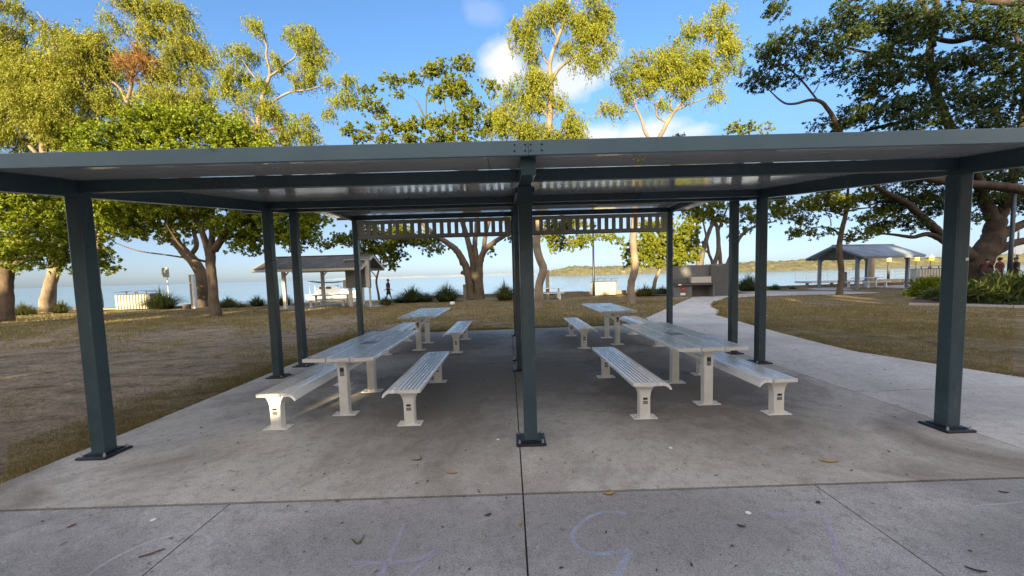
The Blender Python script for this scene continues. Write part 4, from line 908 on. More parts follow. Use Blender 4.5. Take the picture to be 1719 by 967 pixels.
# ------------------------------------------------------------------ lawn blades (stuff)
def lawn():
    r = np.random.default_rng(77); N = 420000
    v = r.uniform(0, 1, N); y = 2.2*(26/2.2)**v; x = r.uniform(-1.35, 1.35, N)*y
    x = np.where(x > 0, x+0, x)
    nn = .5+.25*np.sin(x*1.1+np.sin(y*.8)*1.5)+.25*np.sin(y*1.3+np.sin(x*.6)*2)+.2*np.sin(x*3.1+y*2.3)
    dirt = np.exp(-(((x+10.5)/9)**2+((y-8.5)/7.5)**2))
    edge = (x > -5.7-.4*nn) & (x < -4.72)
    keep = r.uniform(0, 1, N) < np.clip(nn*1.1-.85*dirt+.15, .03, 1)
    keep |= edge & (r.uniform(0, 1, N) < .9)
    lawnL = (x < -4.76) | ((y > 12.5+.02*x) & (x < 5.0)) | ((y > 14.6) & (x < 5.2+(y-14.4)*.66) )
    rb = np.interp(y, [2.9, 5.65, 7.8, 10.2, 12.8, 14.6, 16.5, 18.3, 20.6, 22.9, 24], [8.65, 7.85, 7.2, 7.4, 7.8, 8.1, 9.2, 9.8, 11.3, 13.3, 15.6])
    lawnR = (x > rb) & (y < 23.7)
    keep &= lawnL | lawnR
    keep &= ~((x > 17) & (y > 14-.0*x) & (x-17 > -(y-16.2)*.9) & (y < 22.5))
    x, y = x[keep], y[keep]; n = len(x)
    # extra tufts along the slab edge
    ex = -4.74-np.abs(r.normal(size=22000))*.26; ey = r.uniform(2.0, 12.3, 22000); kk = (.5+.5*np.sin(ey*1.7+1)+.3*np.sin(ey*4.1)) > r.uniform(0, 1, 22000); 
    x = np.concatenate([x, ex[kk]]); y = np.concatenate([y, ey[kk]]); n = len(x)
    ry = r.uniform(3, 23, 14000); rx = np.interp(ry, [2.9, 5.65, 7.8, 10.2, 12.8, 14.6, 16.5, 18.3, 20.6, 22.9, 24], [8.6, 7.81, 7.16, 7.37, 7.77, 8.05, 9.15, 9.75, 11.2, 13.25, 15.5])-.05+np.abs(r.normal(size=14000))*.16
    kk = (.5+.5*np.sin(ry*2.3)+.3*np.sin(ry*5.7)) > r.uniform(0, 1, 14000)
    fx = r.uniform(-4.7, 4.8, 8000); fy = 12.42+.03*np.maximum(fx, 0)+np.abs(r.normal(size=8000))*.2
    x = np.concatenate([x, rx[kk], fx]); y = np.concatenate([y, ry[kk], fy]); n = len(x)
    z = gz(x, y)-.004
    a = r.uniform(0, 2*math.pi, n); sc = np.clip(y/9, .55, 2.2)
    w = .006*sc*r.uniform(.7, 1.4, n); L = .06*np.clip(y/9, .8, 1.7)*r.uniform(.4, 1.4, n)
    tl = r.uniform(.3, 1.6, n); b2 = r.uniform(0, 2*math.pi, n)
    c = np.stack([x, y, z], 1); s_ = np.stack([np.cos(a)*w, np.sin(a)*w, 0*w], 1)
    tip = c+np.stack([np.cos(b2)*L*tl*.6, np.sin(b2)*L*tl*.6, L/(.6+tl*.7)], 1)
    Vv = np.stack([c-s_, c+s_, tip], 1).reshape(-1, 3)
    o = np_mesh('lawn_grass', Vv, np.arange(n*3).reshape(-1, 3), LF_LAWN)
    tag(o, 'short dry patchy grass growing round the concrete slab', 'grass', kind='stuff')
lawn()

# ------------------------------------------------------------------ park furniture
CREAM = varied('cream_rib_panel', (.40, .365, .29), (.50, .46, .37), 3, .6)
def bin_box(name, c, w, d, h, rz, label):
    o = empty(name, c, label, 'bin enclosure', rz, 'ribbed bin enclosures along the shore')
    n = int(w/.11); mb = MB(); ch = .16
    for i in range(n):
        x0 = -w/2+ch+(w-2*ch)*i/n; x1 = -w/2+ch+(w-2*ch)*(i+1)/n
        mb.box(((x0+x1)/2, -d/2+(.05 if i % 2 else 0), h/2+.03), ((x1-x0)-.008, .03, h-.06))
    mb.obj('front_panel', CREAM, o)
    for sx in (-1, 1):
        sm = MB(); m_ = 6
        sm.bar((sx*(w/2-ch), -d/2, h/2+.03), (sx*w/2, -d/2+ch, h/2+.03), .03, h-.06)
        for i in range(m_):
            y0 = -d/2+ch+(d-ch)*i/m_; sm.box((sx*(w/2-(.012 if i % 2 else 0)), y0+(d-ch)/m_/2, h/2+.03), (.03, (d-ch)/m_-.008, h-.06))
        sm.obj('side_panel', CREAM if sx < 0 else mat('shaded_rib_panel', (.30, .30, .29), .6), o)  # right side coloured greyer, standing in for shade away from the sun
    MB().box((0, d/2, h/2), (w-.04, .03, h-.06)).obj('back_panel', CREAM, o)
    MB().prism([(-w/2-.02, -d/2+ch), (-w/2+ch, -d/2-.02), (w/2-ch, -d/2-.02), (w/2+.02, -d/2+ch), (w/2+.02, d/2), (-w/2-.02, d/2)], h, h+.05, 'z').obj('top_rim', STEEL, o)
    for x in (-w*.28, -.06, .06, w*.3): MB().box((x, -.1, h+.13), (.05, .05, .16)).obj('lid_post', mat('rust_post', (.16, .07, .05), .7), o)
    ld = MB(); pts = [(-w/2-.05+ (w+.1)*i/10, h+.20+.07*math.sin(math.pi*i/10)) for i in range(11)]
    ld.prism(pts+[(x, z+.02) for x, z in pts[::-1]], -d/2, d/2-.05, 'y'); ld.obj('curved_lid', STEEL, o)
    return o
g0 = Gd(222, 520); bin_box('bin_enclosure', (g0.x, g0.y+.5, 0), 2.3, 1.2, 1.1, .12, 'cream bin enclosure far left with its front lit by the sun')
g0 = Gd(1017, 496.5); bin_box('bin_enclosure', (g0.x, g0.y+.5, 0), 1.8, 1.0, 1.06, 0.0, 'ribbed bin enclosure beside the dark light pole')
g0 = P(1558, 474, 33); bin_box('bin_enclosure', (g0.x, g0.y, 0), 2.0, 1.0, 1.3, -.35, 'pale bin enclosure partly behind the right front post')

# light pole
g0 = Gd(997, 497)
lp = empty('light_pole', (g0.x, g0.y, 0), 'tall thin dark light pole beside the middle bin enclosure', 'light pole')
MB().tube([(0, 0, 0), (0, 0, 1.2), (0, 0, 5.2)], [.11, .085, .065], 12).obj('pole', STEEL2, lp, smooth=True)
MB().lathe([(.06, 5.2), (.25, 5.25), (.28, 5.32), (.2, 5.4)], (0, 0, 0), 16).obj('lamp_head', STEEL2, lp)
g0 = P(1694, 470, 22)
lp2 = empty('light_pole', (g0.x, g0.y, 0), 'dark pole in front of the big fig at the right edge', 'light pole')
MB().tube([(0, 0, 0), (0, 0, 2), (0, 0, 6.0)], [.12, .1, .09], 12).obj('pole', STEEL2, lp2, smooth=True)
MB().lathe([(.09, 6.0), (.25, 6.05), (.2, 6.2)], (0, 0, 0), 16).obj('lamp_head', STEEL2, lp2)
g0 = P(1705, 470, 27)
sp2 = empty('sign_post', (g0.x, g0.y, 0), 'post with a plain white sign near the people at the right edge', 'sign')
MB().tube([(0, 0, 0), (0, 0, 4.2)], .05, 8).obj('pole', BK_GREY, sp2)
MB().box((0, -.07, 2.75), (.5, .02, 1.0)).obj('sign_panel', WHITE, sp2)

# timber posts, bollard
TIMB = varied('weathered_timber', (.25, .19, .12), (.42, .34, .23), 6, .85, 0, .2, stretch=(1, 1, .15))
g0 = Gd(921.5, 504)
tp = empty('timber_post', (g0.x+.05, g0.y+1.2, 0), 'square timber post behind the small picnic setting, centre', 'post')
MB().box((0, 0, 1.0), (.24, .24, 2.0)).obj('shaft', TIMB, tp, bevel=.015); MB().box((0, 0, 2.02), (.27, .27, .04)).obj('cap', STEEL2, tp)
g0 = Gd(327, 518)
tp = empty('shower_post', (g0.x, g0.y, 0), 'white and dark shower post left of the leaning trunk', 'post')
MB().box((.07, 0, 1.2), (.14, .24, 2.4)).obj('shaft', WHITE, tp, bevel=.01); MB().box((-.08, 0, 1.2), (.15, .22, 2.38)).obj('groove', TIMB, tp); MB().box((-.06, -.13, 1.85), (.1, .05, .1)).obj('tap', BOLT, tp)
MB().box((0, 0, 2.42), (.32, .27, .04)).obj('cap', STEEL2, tp); MB().box((-.5, .1, .16), (.5, .5, .32)).obj('step', BK_DARK, tp)
g0 = Gd(781, 513.5)
bo = empty('bollard', (g0.x, g0.y, 0), 'short grey timber bollard in front of the fig trunk', 'bollard')
MB().box((0, 0, .63), (.17, .17, 1.3)).obj('shaft', BK_GREY, bo, bevel=.012); MB().box((0, 0, 1.285), (.13, .13, .03)).obj('top', BK_GREY, bo)
g0 = Gd(762, 511); 
tag(MB().box((0, 0, .08), (.3, .2, .2)).obj('stone', WHITE, bevel=.04), 'small pale block on the grass left of the bollard', 'stone').location = (g0.x-.1, g0.y, 0)

# sign on a pole far left
g0 = P(284, 505, 29.8)
sg = empty('park_sign', (g0.x, g0.y, 0), 'small grey rectangular sign on a pole above the big left tussock', 'sign')
MB().tube([(0, 0, -.1), (0, 0, 3.1)], .035, 8).obj('pole', BOLT, sg)
MB().box((-.04, -.05, 2.72), (.5, .03, .74)).obj('sign_panel', mat('sign_back', (.20, .20, .195), .6), sg); MB().box((-.26, -.07, 2.72), (.09, .02, .72)).obj('edge_strip', TIMB, sg)

# information board
g0 = Gd(605, 516)
ib = empty('information_board', (g0.x, g0.y, 0), 'grey notice board on two white posts behind the back left shelter post', 'notice board')
GREYP = varied('grey_notice', (.10, .095, .088), (.15, .145, .135), 7, .6); DKN = varied('dark_notice', (.04, .04, .04), (.07, .065, .06), 9, .5); BEI = varied('beige_notice', (.42, .39, .34), (.50, .47, .42), 12, .6)
MB().box((-.03, 0, 2.12), (1.52, .24, 1.74)).obj('cabinet', GREYP, ib, bevel=.01)
MB().box((-.50, -.126, 2.1), (.5, .012, 1.6)).obj('left_notice', GREYP, ib); MB().box((.14, -.126, 2.1), (.56, .012, 1.6)).obj('dark_notice', DKN, ib); MB().box((.60, -.126, 2.12), (.24, .012, 1.7)).obj('beige_notice', BEI, ib)
MB().box((.16, -.134, 2.78), (.40, .008, .16)).obj('notice_heading', GREYP, ib)
MB().box((-.03, 0, 3.02), (1.6, .3, .05)).obj('top_cap', BEI, ib); MB().box((-.86, -.02, 1.5), (.22, .2, .52)).obj('side_box', BEI, ib)
for x in (-.55, .66): MB().box((x, .0, .63), (.1, .1, 1.3)).obj('leg', CREAM, ib)

# gazebos
CORR = varied('corrugated_roof', (.09, .088, .085), (.17, .15, .13), 1.5, .55, .2, coord='pos')
BLUER = varied('blue_grey_roof', (.19, .23, .28), (.34, .39, .45), 1.3, .45, .3, coord='pos')
GZP = varied('cream_timber_post', (.52, .48, .40), (.62, .58, .50), 4, .6); GZD = varied('slate_timber_post', (.16, .18, .20), (.21, .23, .25), 4, .6); DKT = mat('dark_timber', (.07, .065, .06), .7)
def gazebo(loc, rz, lx, ly, ox, oy, ze, zr_, pm, rm, bm, label, posts, slab_=True):
    o = empty('gazebo', loc, label, 'gazebo', rz)
    for (x, y) in posts:
        p = MB().box((0, 0, ze/2), (.19, .19, ze)).obj('post', pm, o, bevel=.012); p.location = (x, y, 0)
        MB().bar((0, 0, ze-.5), (.4 if x < 0 else -.4, 0, ze-.06), .06, .07).obj('brace', pm, p)
    hx, hy = lx/2+ox, ly/2+oy
    for s in (-1, 1):       # two corrugated slopes
        mb = MB(); n = int(hx*2/.11); vs = []; fs = []
        for i in range(n+1):
            x = -hx+2*hx*i/n; dz = .018*(1 if i % 2 else -1)
            vs += [(x, s*hy, ze+.02+dz), (x, 0, zr_+.02+dz), (x, s*hy, ze-.01+dz), (x, 0, zr_-.01+dz)]
        for i in range(n):
            a = i*4; fs += [(a, a+4, a+5, a+1), (a+2, a+3, a+7, a+6), (a, a+2, a+6, a+4)]
        fs += [(0, 1, 3, 2), (n*4, n*4+2, n*4+3, n*4+1)]
        mb.add(vs, fs); mb.obj('roof_slope', rm, o)
        MB().box((0, s*(hy-.02), ze-.085), (2*hx-.1, .05, .15)).obj('fascia', bm, o)
        MB().box((0, s*ly/2, ze-.02), (lx+.3, .1, .16)).obj('wall_plate', bm, o)
        for e in (-1, 1):
            MB().bar((e*(hx-.03), s*hy, ze-.06), (e*(hx-.03), 0, zr_-.06), .05, .14).obj('barge_board', bm, o)
    for e in (-1, 1):
        MB().prism([(-ly/2-.1, ze-.02), (ly/2+.1, ze-.02), (0, zr_-.12)], e*lx/2-.03, e*lx/2+.03, 'x').obj('gable_panel', DKT, o)
    MB().bar((-hx, 0, zr_+.04), (hx, 0, zr_+.04), .22, .05).obj('ridge_cap', rm, o)
    return o
gazebo((-12.25, 25.55, 0), 0, 4.3, 2.2, 1.2, 1.05, 2.52, 3.36, GZP, CORR, GZP, 'cream posted gazebo with a rusty corrugated gable roof on the left', [(-2.1, -1.0), (2.1, -1.0), (2.1, 1.0), (-.6, 1.0)])
structure(flatpoly('pavement', [(-16, 24.1), (-8.4, 24.1), (-8.2, 27.4), (-16, 27.4)], -.1, .03, KERB), 'concrete pad under the left gazebo')
gazebo((27.95, 29.95, 0), math.radians(12.5), 5.15, 2.75, .50, .75, 2.42, 3.35, GZD, BLUER, GZD, 'slate posted gazebo with a blue grey gable roof on the right', [(-2.5, -1.38), (2.5, -1.38), (2.5, 1.38), (-2.5, 1.38)])
# simple far picnic settings
def far_setting(loc, rz, L, label, m=GZP):
    o = empty('picnic_setting', loc, label, 'picnic table', rz, 'picnic settings beyond the shelters')
    MB().box((0, 0, .76), (L, .75, .05)).obj('tabletop', m, o, bevel=.01)
    for s in (-1, 1):
        MB().box((0, s*.68, .45), (L, .32, .05)).obj('seat', m, o, bevel=.01)
    for e in (-1, 1):
        MB().box((e*(L/2-.3), 0, .38), (.11, .12, .74)).obj('table_leg', m, o)
        for s in (-1, 1): MB().prism(flare(.07, .13, .0, .28, .425), e*(L/2-.3)-.05, e*(L/2-.3)+.05, 'x').obj('bench_leg', m, o).location = (0, s*.68, 0)
    return o
g0 = Gd(552, 516); far_setting((g0.x, g0.y+.5, .03), 0, 2.7, 'cream picnic setting under the left gazebo', GZP)
g0 = Gd(905, 503.5); far_setting((g0.x+.6, g0.y+.6, 0), 0, 2.3, 'white picnic setting beside the square timber post', WHITE)
far_setting((28.3, 29.9, .02), math.radians(12.5), 2.4, 'grey white picnic setting under the right gazebo', WHITE)

# barbecue wall
bb = empty('barbecue_wall', (12.5, 25.3, 0), 'charcoal barbecue wall with a steel bench and hood at the end of the path', 'barbecue')
WD = varied('charcoal_render', (.075, .073, .075), (.095, .092, .092), 1.5, .75); WD2 = varied('grey_render', (.105, .106, .108), (.13, .131, .133), 1.5, .75)
SS = varied('brushed_stainless', (.50, .48, .43), (.58, .56, .5), 3, .35, .5, stretch=(.1, 1, 1)); BRK = varied('brown_recess', (.07, .058, .05), (.10, .085, .072), 5, .8)
def bx(name, x0, x1, y0, y1, z0, z1, m, bev=0.0):
    return MB().box(((x0+x1)/2-12.5, (y0+y1)/2-25.3, (z0+z1)/2), (x1-x0, y1-y0, z1-z0)).obj(name, m, bb, bevel=bev)
bx('wall_panel', 10.75, 11.95, 25.35, 25.6, 0, 2.07, WD2); bx('wall_panel', 11.955, 13.35, 25.33, 25.6, 0, 2.09, WD2); bx('wall_panel', 13.355, 14.6, 25.1, 25.6, 0, 2.12, WD)
bx('counter', 10.75, 13.3, 24.55, 25.3, .80, .90, DKT, .01); bx('cabinet', 10.75, 11.95, 24.75, 25.3, .0, .80, WD2); bx('recess_back', 11.97, 13.3, 25.25, 25.31, .0, .80, BRK); bx('recess_side', 13.25, 13.34, 24.6, 25.25, 0, .8, WD2)
bx('hood', 11.98, 13.3, 24.95, 25.3, .93, 1.32, SS, .01); bx('hood_lip', 11.98, 13.3, 24.9, 24.95, .93, .98, BOLT); bx('back_shelf', 10.75, 11.9, 25.2, 25.33, .92, 1.22, WD)  # back shelf is a charcoal block above the counter
bx('red_notice', 11.2, 11.5, 24.735, 24.748, .40, .74, mat('red_notice_paint', (.30, .03, .025), .5)); bx('white_notice', 11.18, 11.5, 24.735, 24.748, .16, .30, WHITE); bx('white_label', 10.95, 11.15, 24.535, 24.548, .81, .89, WHITE)
bx('red_notice_mark', 11.28, 11.42, 24.728, 24.734, .52, .62, mat('pale_red', (.40, .15, .10), .5))

# boat
bt = empty('motor_boat', (-24.2, 53.5, -1.2), 'white cabin boat with a navy canopy beyond the left gazebo', 'boat', math.radians(4))
HULL = mat('white_gelcoat', (.74, .72, .68), .3, 0, .5, .3)
hm = MB(); prof = []
sec = [(-3.6, 1.15, .15, 1.05), (-1.5, 1.25, .1, 1.1), (.8, 1.2, .12, 1.2), (2.3, .85, .25, 1.35), (3.3, .38, .5, 1.5), (3.85, .03, 1.0, 1.6)]
rings = [[(x, -w, zt), (x, -w*.95, (zt+zb)/2), (x, -w*.55, zb), (x, 0, zb-.2), (x, w*.55, zb), (x, w*.95, (zt+zb)/2), (x, w, zt)] for x, w, zb, zt in sec]
for rg in rings: hm.v += rg
for i in range(len(rings)-1):
    for k in range(6): a = i*7+k; hm.f.append((a, a+1, a+8, a+7))
    hm.f.append((i*7+6, i*7, i*7+7, i*7+13))
hm.f.append(tuple(range(7))); hm.obj('hull', HULL, bt, smooth=False)
MB().bar((-3.4, -1.245, .8), (1.0, -1.23, .88), .02, .07).obj('waterline_stripe', mat('navy', (.02, .03, .07), .4), bt)
MB().prism([(-2.6, 1.1), (2.2, 1.25), (1.6, 1.7), (.9, 1.75), (.3, 2.25), (-1.9, 2.25), (-2.2, 1.7)], -.85, .85, 'y').obj('cabin', HULL, bt, bevel=.06)
for x in (-1.5, -.6): MB().box((x, -.865, 1.92), (.7, .03, .32)).obj('window', mat('tinted_glass', (.05, .06, .07), .1), bt)
MB().prism([(-3.3, 2.85), (-2, 2.58), (0, 2.56), (1.0, 2.72), (1.0, 2.78), (0, 2.72), (-2, 2.74), (-3.3, 2.92)], -.9, .9, 'y').obj('canopy', mat('navy_canvas', (.03, .035, .06), .8), bt)
for x in (-3.1, .9):
    for y in (-.85, .85): MB().tube([(x, y, 1.0), (x, y, 2.75)], .025, 6).obj('canopy_pole', BOLT, bt)

# jetty with lamps
jt = empty('jetty', (38, 40, -.2), 'timber jetty with railings beyond the right gazebo', 'jetty')
jm = MB().box((0, 0, .35), (14, 2.2, .18)).obj('deck', KERB, jt)
MB().box((-1.4, -3.0, .28), (3.6, .5, .55)).obj('timber_edge', TIMB, jt)
for x in np.linspace(-6.5, 6.5, 6): MB().tube([(x, 0, -3), (x, 0, .3)], .14, 8).obj('pile', TIMB, jt)
rl = MB()
for z in (.75, 1.05, 1.35): rl.tube([(-7, 1.0, z), (7, 1.0, z)], .018, 6)
for x in np.linspace(-7, 7, 13): rl.tube([(x, 1.0, .4), (x, 1.0, 1.38)], .02, 6)
rl.obj('railing', BOLT, jt)
LAMPY = mat('yellow_lamp_glass', (.75, .62, .05), .4); b_ = LAMPY.node_tree.nodes['Principled BSDF']; b_.inputs['Emission Color'].default_value = (1, .75, .05, 1); b_.inputs['Emission Strength'].default_value = .3
def jlamp(px, y, label):
    p = P(px, 470, y)
    o = empty('jetty_lamp', (p.x, y, 0), label, 'lamp', group='yellow lamps along the jetty')
    MB().tube([(0, 0, -.3), (0, 0, 2.05)], [.12, .10], 10).obj('pole', DKT, o, smooth=True)
    MB().lathe([(.12, 2.05), (.17, 2.1), (.17, 2.3), (.12, 2.34)], (0, 0, 0), 14).obj('lantern', LAMPY, o)
    MB().lathe([(.2, 2.34), (.17, 2.4), (.06, 2.52), (.02, 2.58)], (0, 0, 0), 14).obj('cap', WHITE, o)
jlamp(1491, 39, 'leftmost yellow topped jetty lamp, framed by the right gazebo')
jlamp(1538, 37.5, 'middle yellow topped jetty lamp, right of the gazebo')
jlamp(1562, 36.5, 'yellow topped jetty lamp nearest the right front post')
for px, y, lab in ((1463, 33.5, 'tall pale timber pile behind the right gazebo'), (1417, 32.5, 'short timber pile beside the slim leaning trunk')):
    p = P(px, 470, y); zt = 2.5 if px > 1440 else 1.25
    tag(MB().lathe([(.2, -.5), (.2, zt-.1), (.16, zt)], (0, 0, 0), 12).obj('timber_pile', GZD if px < 1440 else TIMB), lab, 'pile').location = (p.x, y, 0)
# long low bridge far right
br_ = empty('bridge', (560, 420, -1.2), 'long low white road bridge far away at the right edge', 'bridge', math.radians(8))
MB().box((0, 0, 8.0), (300, 8, 1.3)).obj('deck', WHITE, br_)
for x in np.linspace(-140, 140, 15): MB().box((x, 0, 3.6), (2, 6, 7.4)).obj('pier', KERB, br_)

# ------------------------------------------------------------------ people and bicycle
SKIN = mat('skin', (.30, .17, .11), .6); HAIR = mat('dark_hair', (.015, .012, .01), .7)
def skinned(name, verts, edges, radii, m, parent):
    me = bpy.data.meshes.new(name); me.from_pydata(verts, edges, []); me.materials.append(m)
    o = bpy.data.objects.new(name, me); COL.objects.link(o); o.parent = parent
    sk = o.modifiers.new('skin', 'SKIN'); sk.use_smooth_shade = True
    lay = me.skin_vertices[0].data if me.skin_vertices else None
    if lay is None:
        bpy.context.view_layer.objects.active = o
        raise RuntimeError('no skin layer')
    for i, r in enumerate(radii): lay[i].radius = (r, r) if isinstance(r, (int, float)) else r
    lay[0].use_root = True
    o.modifiers.new('sub', 'SUBSURF').levels = 1; o.modifiers['sub'].render_levels = 2
    return o
def chain_body(name, m, parent, chains):
    """Continuous body grown from tapered tubes welded at the joints with a voxel remesh."""
    mb = MB()
    for pts, rad in chains:
        pp, rr = smooth_path([Vector(p) for p in pts], list(rad), 4)
        mb.tube(pp, rr, 10)
        for p, r in ((pp[0], rr[0]), (pp[-1], rr[-1])): mb.ball(p, r*.98, 8, 6)
    o = mb.obj(name, m, parent, smooth=True)
    rm = o.modifiers.new('weld', 'REMESH'); rm.mode = 'VOXEL'; rm.voxel_size = .018; rm.use_smooth_shade = True
    return o
def person(loc, rz, label, shirt, shorts, walk=.25, arm=.25, lean=0.0, reach=None):
    o = empty('person', loc, label, 'person', rz)
    w = walk
    la = [(-.09, 0, .93), (-.10, w*.45, .50), (-.10, w, .08)]; ra = [(.09, 0, .93), (.10, -w*.35, .50), (.10, -w*1.2, .10)]
    sh = lambda p: (p[0], p[1]+lean*(p[2]-.95), p[2])
    arms = []
    for s in (-1, 1):
        if reach: arms.append([sh((s*.19, 0, 1.42)), sh((s*.25, .16, 1.2)), sh((s*.2, .42, 1.08))])
        else: arms.append([sh((s*.19, 0, 1.42)), sh((s*.24, -s*arm*.3, 1.15)), sh((s*.24, s*arm*.9, .92))])
    ch = [([sh((0, 0, .92)), sh((0, 0, 1.15)), sh((0, 0, 1.38)), sh((0, .01, 1.5)), sh((0, .02, 1.56))], [.145, .13, .15, .07, .055]),
          ([sh((-.17, 0, 1.42)), sh((.17, 0, 1.42))], [.065, .065]),
          ([sh((0, .02, 1.60)), sh((0, .03, 1.66)), sh((0, .025, 1.72))], [.075, .098, .085]), ([sh((0, .11, 1.645)), sh((0, .14, 1.63))], [.02, .016]),
          (la, [.088, .06, .04]), (ra, [.088, .06, .04]), ([(-.1, w, .05), (-.1, w+.17, .04)], [.045, .035]), ([(.1, -w*1.2, .06), (.1, -w*1.2+.16, .04)], [.045, .035])]
    for a in arms:
        ch.append((a, [.05, .042, .03])); d = (Vector(a[2])-Vector(a[1])).normalized()
        ch.append(([a[2], tuple(Vector(a[2])+d*.10)], [.035, .028]))
        for k in range(5):
            off = Vector((0, (k-2)*.017, 0)); st = Vector(a[2])+d*.09+off
            ch.append(([tuple(st), tuple(st+d*(.055 if k else .035)+Vector((0, 0, -.01)))], [.011, .009]))
    chain_body('body', SKIN, o, ch)
    tor = [([sh((0, 0, .93)), sh((0, 0, 1.15)), sh((0, 0, 1.38)), sh((0, .005, 1.47))], [.165, .152, .170, .09]), ([sh((-.18, 0, 1.42)), sh((.18, 0, 1.42))], [.082, .082])]
    for a in arms: tor.append(([a[0], tuple(Vector(a[0]).lerp(Vector(a[1]), .8))], [.075, .068]))
    chain_body('shirt', shirt, o, tor)
    chain_body('shorts', shorts, o, [([(0, 0, .99), (0, 0, .88)], [.165, .15]), ([la[0], tuple(Vector(la[0]).lerp(Vector(la[1]), .85))], [.115, .095]), ([ra[0], tuple(Vector(ra[0]).lerp(Vector(ra[1]), .85))], [.115, .095])])
    MB().ball(sh((0, .005, 1.70)), .105, 12, 8, (1, 1.05, .95)).obj('hair', HAIR, o, smooth=True)
    return o
MARO = mat('maroon_cloth', (.075, .018, .022), .8); NAVY = mat('navy_cloth', (.02, .025, .05), .8); DKC = mat('dark_cloth', (.02, .02, .022), .8); PURP = mat('plum_cloth', (.05, .02, .04), .8)
p = P(655, 500, 31.6)
person((p.x, 31.2, -.05), math.radians(-80), 'person in a dark plum top walking along the shore past the tussocks', PURP, DKC, .25, .3)
structure(flatpoly('terrace', [(27.6, 21.6), (40, 21.6), (42, 27), (31, 27), (28.2, 22.8)], -.1, .24, KERB), 'low raised terrace beside the big fig')
p = P(1677, 470, 22.6)
person((p.x, 22.6, .24), math.radians(10), 'person in maroon seen from behind, right of the big fig trunk', MARO, NAVY, .06, .12)
p = P(1704, 470, 23)
person((p.x, 23, .24), math.radians(60), 'person in dark clothes standing at the right edge of the picture', DKC, DKC, .1, .15)
p = P(1654, 470, 23)
person((p.x, 23.1, .20), math.radians(-75), 'person in dark red leaning over a bicycle beside the fig trunk', MARO, DKC, .15, .1, .45, True)
bk = empty('bicycle', (p.x-.1, 22.65, .24), 'dark bicycle held beside the big fig trunk', 'bicycle', math.radians(6))
def wheel(x):
    mb = MB(); n = 24
    ring = [(x+.33*math.cos(2*math.pi*i/n), 0, .35+.33*math.sin(2*math.pi*i/n)) for i in range(n+1)]
    w_ = mb.tube(ring, .022, 6, False).obj('wheel', BLACKP, bk, smooth=True)
    sp_ = MB()
    for i in range(10): a = 2*math.pi*i/10; sp_.tube([(x, 0, .35), (x+.32*math.cos(a), 0, .35+.32*math.sin(a))], .004, 4)
    sp_.obj('spokes', BOLT, w_)
wheel(-.52); wheel(.52)
fr = MB()
for a, c in (((-.52, 0, .35), (-.08, 0, .32)), ((-.08, 0, .32), (-.2, 0, .85)), ((-.2, 0, .8), (.35, 0, .82)), ((-.08, 0, .32), (.36, 0, .75)), ((.33, 0, .92), (.52, 0, .35)), ((-.52, 0, .35), (-.19, 0, .78))): fr.tube([a, c], .02, 6)
fr.obj('frame', MARO, bk); MB().box((-.22, 0, .9), (.25, .12, .05)).obj('saddle', BLACKP, bk, bevel=.015); MB().tube([(.3, -.28, 1.0), (.33, 0, .95), (.3, .28, 1.0)], .015, 6).obj('handlebar', BLACKP, bk)

# ------------------------------------------------------------------ chalk and fallen leaves
def chalk_mat(name, c):
    m = mat(name, c, .95); t = m.node_tree; b = t.nodes['Principled BSDF']; n = noise(t, pos(t), 160, 3, .7); n2 = noise(t, pos(t), 9, 3)
    f = mth(t, 'MULTIPLY', ramp(t, n, [(.36, (.12,.12,.12)), (.56, (1,1,1))]), ramp(t, n2, [(.30, (.35,.35,.35)), (.60, (1,1,1))]))
    t.links.new(mth(t, 'MULTIPLY', f, .5), b.inputs['Alpha']); return m
CHV = chalk_mat('violet_chalk', (.50, .45, .66)); CHB = chalk_mat('blue_chalk', (.44, .54, .76)); CHW = chalk_mat('white_chalk', (.62, .63, .70))
def stroke(mb, pts, w):
    pp, _ = smooth_path([Gd(x, y, .0235) for x, y in pts], [w]*len(pts), 6)
    for i in range(len(pp)):
        d = (pp[min(i+1, len(pp)-1)]-pp[max(i-1, 0)]); d.z = 0; d.normalize(); s_ = Vector((-d.y, d.x, 0))*w/2*(1+.25*math.sin(i*2.1))
        mb.v += [tuple(pp[i]-s_), tuple(pp[i]+s_)]
    b0 = len(mb.v)-2*len(pp)
    for i in range(len(pp)-1): a = b0+2*i; mb.f.append((a, a+1, a+3, a+2))
    return mb
def chalk(strokes, w, m, label):
    mb = MB()
    for s in strokes: stroke(mb, s, w*1.45)
    tag(mb.obj('chalk_mark', m), label, 'chalk mark', 'chalk marks on the front concrete')
chalk([[(145, 967), (190, 938), (245, 912), (300, 897), (335, 896), (352, 906), (350, 916)]], .022, CHW, 'pale curved chalk arc crossing the front left joint')
chalk([[(679, 880), (665, 912), (640, 967)], [(585, 944), (640, 945), (700, 939), (732, 924)], [(732, 926), (710, 945), (684, 967)]], .022, CHV, 'violet chalk cross like a figure four, left of the centre joint')
chalk([[(1052, 862), (1012, 860), (980, 874), (962, 896), (966, 915), (990, 928), (1025, 929), (1055, 922)]], .022, CHB, 'blue chalk hook like a figure five, right of the centre joint')
chalk([[(1058, 925), (1048, 944), (1036, 967)]], .03, CHB, 'thick blue chalk stroke dropping below the hook')
chalk([[(1285, 862), (1330, 864), (1378, 862), (1390, 880), (1402, 915), (1412, 967)]], .026, CHV, 'pale violet chalk figure seven on the right')
chalk([[(1635, 849), (1680, 846), (1719, 842)]], .012, CHW, 'faint white chalk line at the right edge')
FL = [mat('leaf_brown', (.13, .065, .03), .6), mat('leaf_ochre', (.34, .22, .05), .55), mat('leaf_green', (.07, .10, .025), .5), mat('leaf_dark', (.035, .028, .02), .7)]
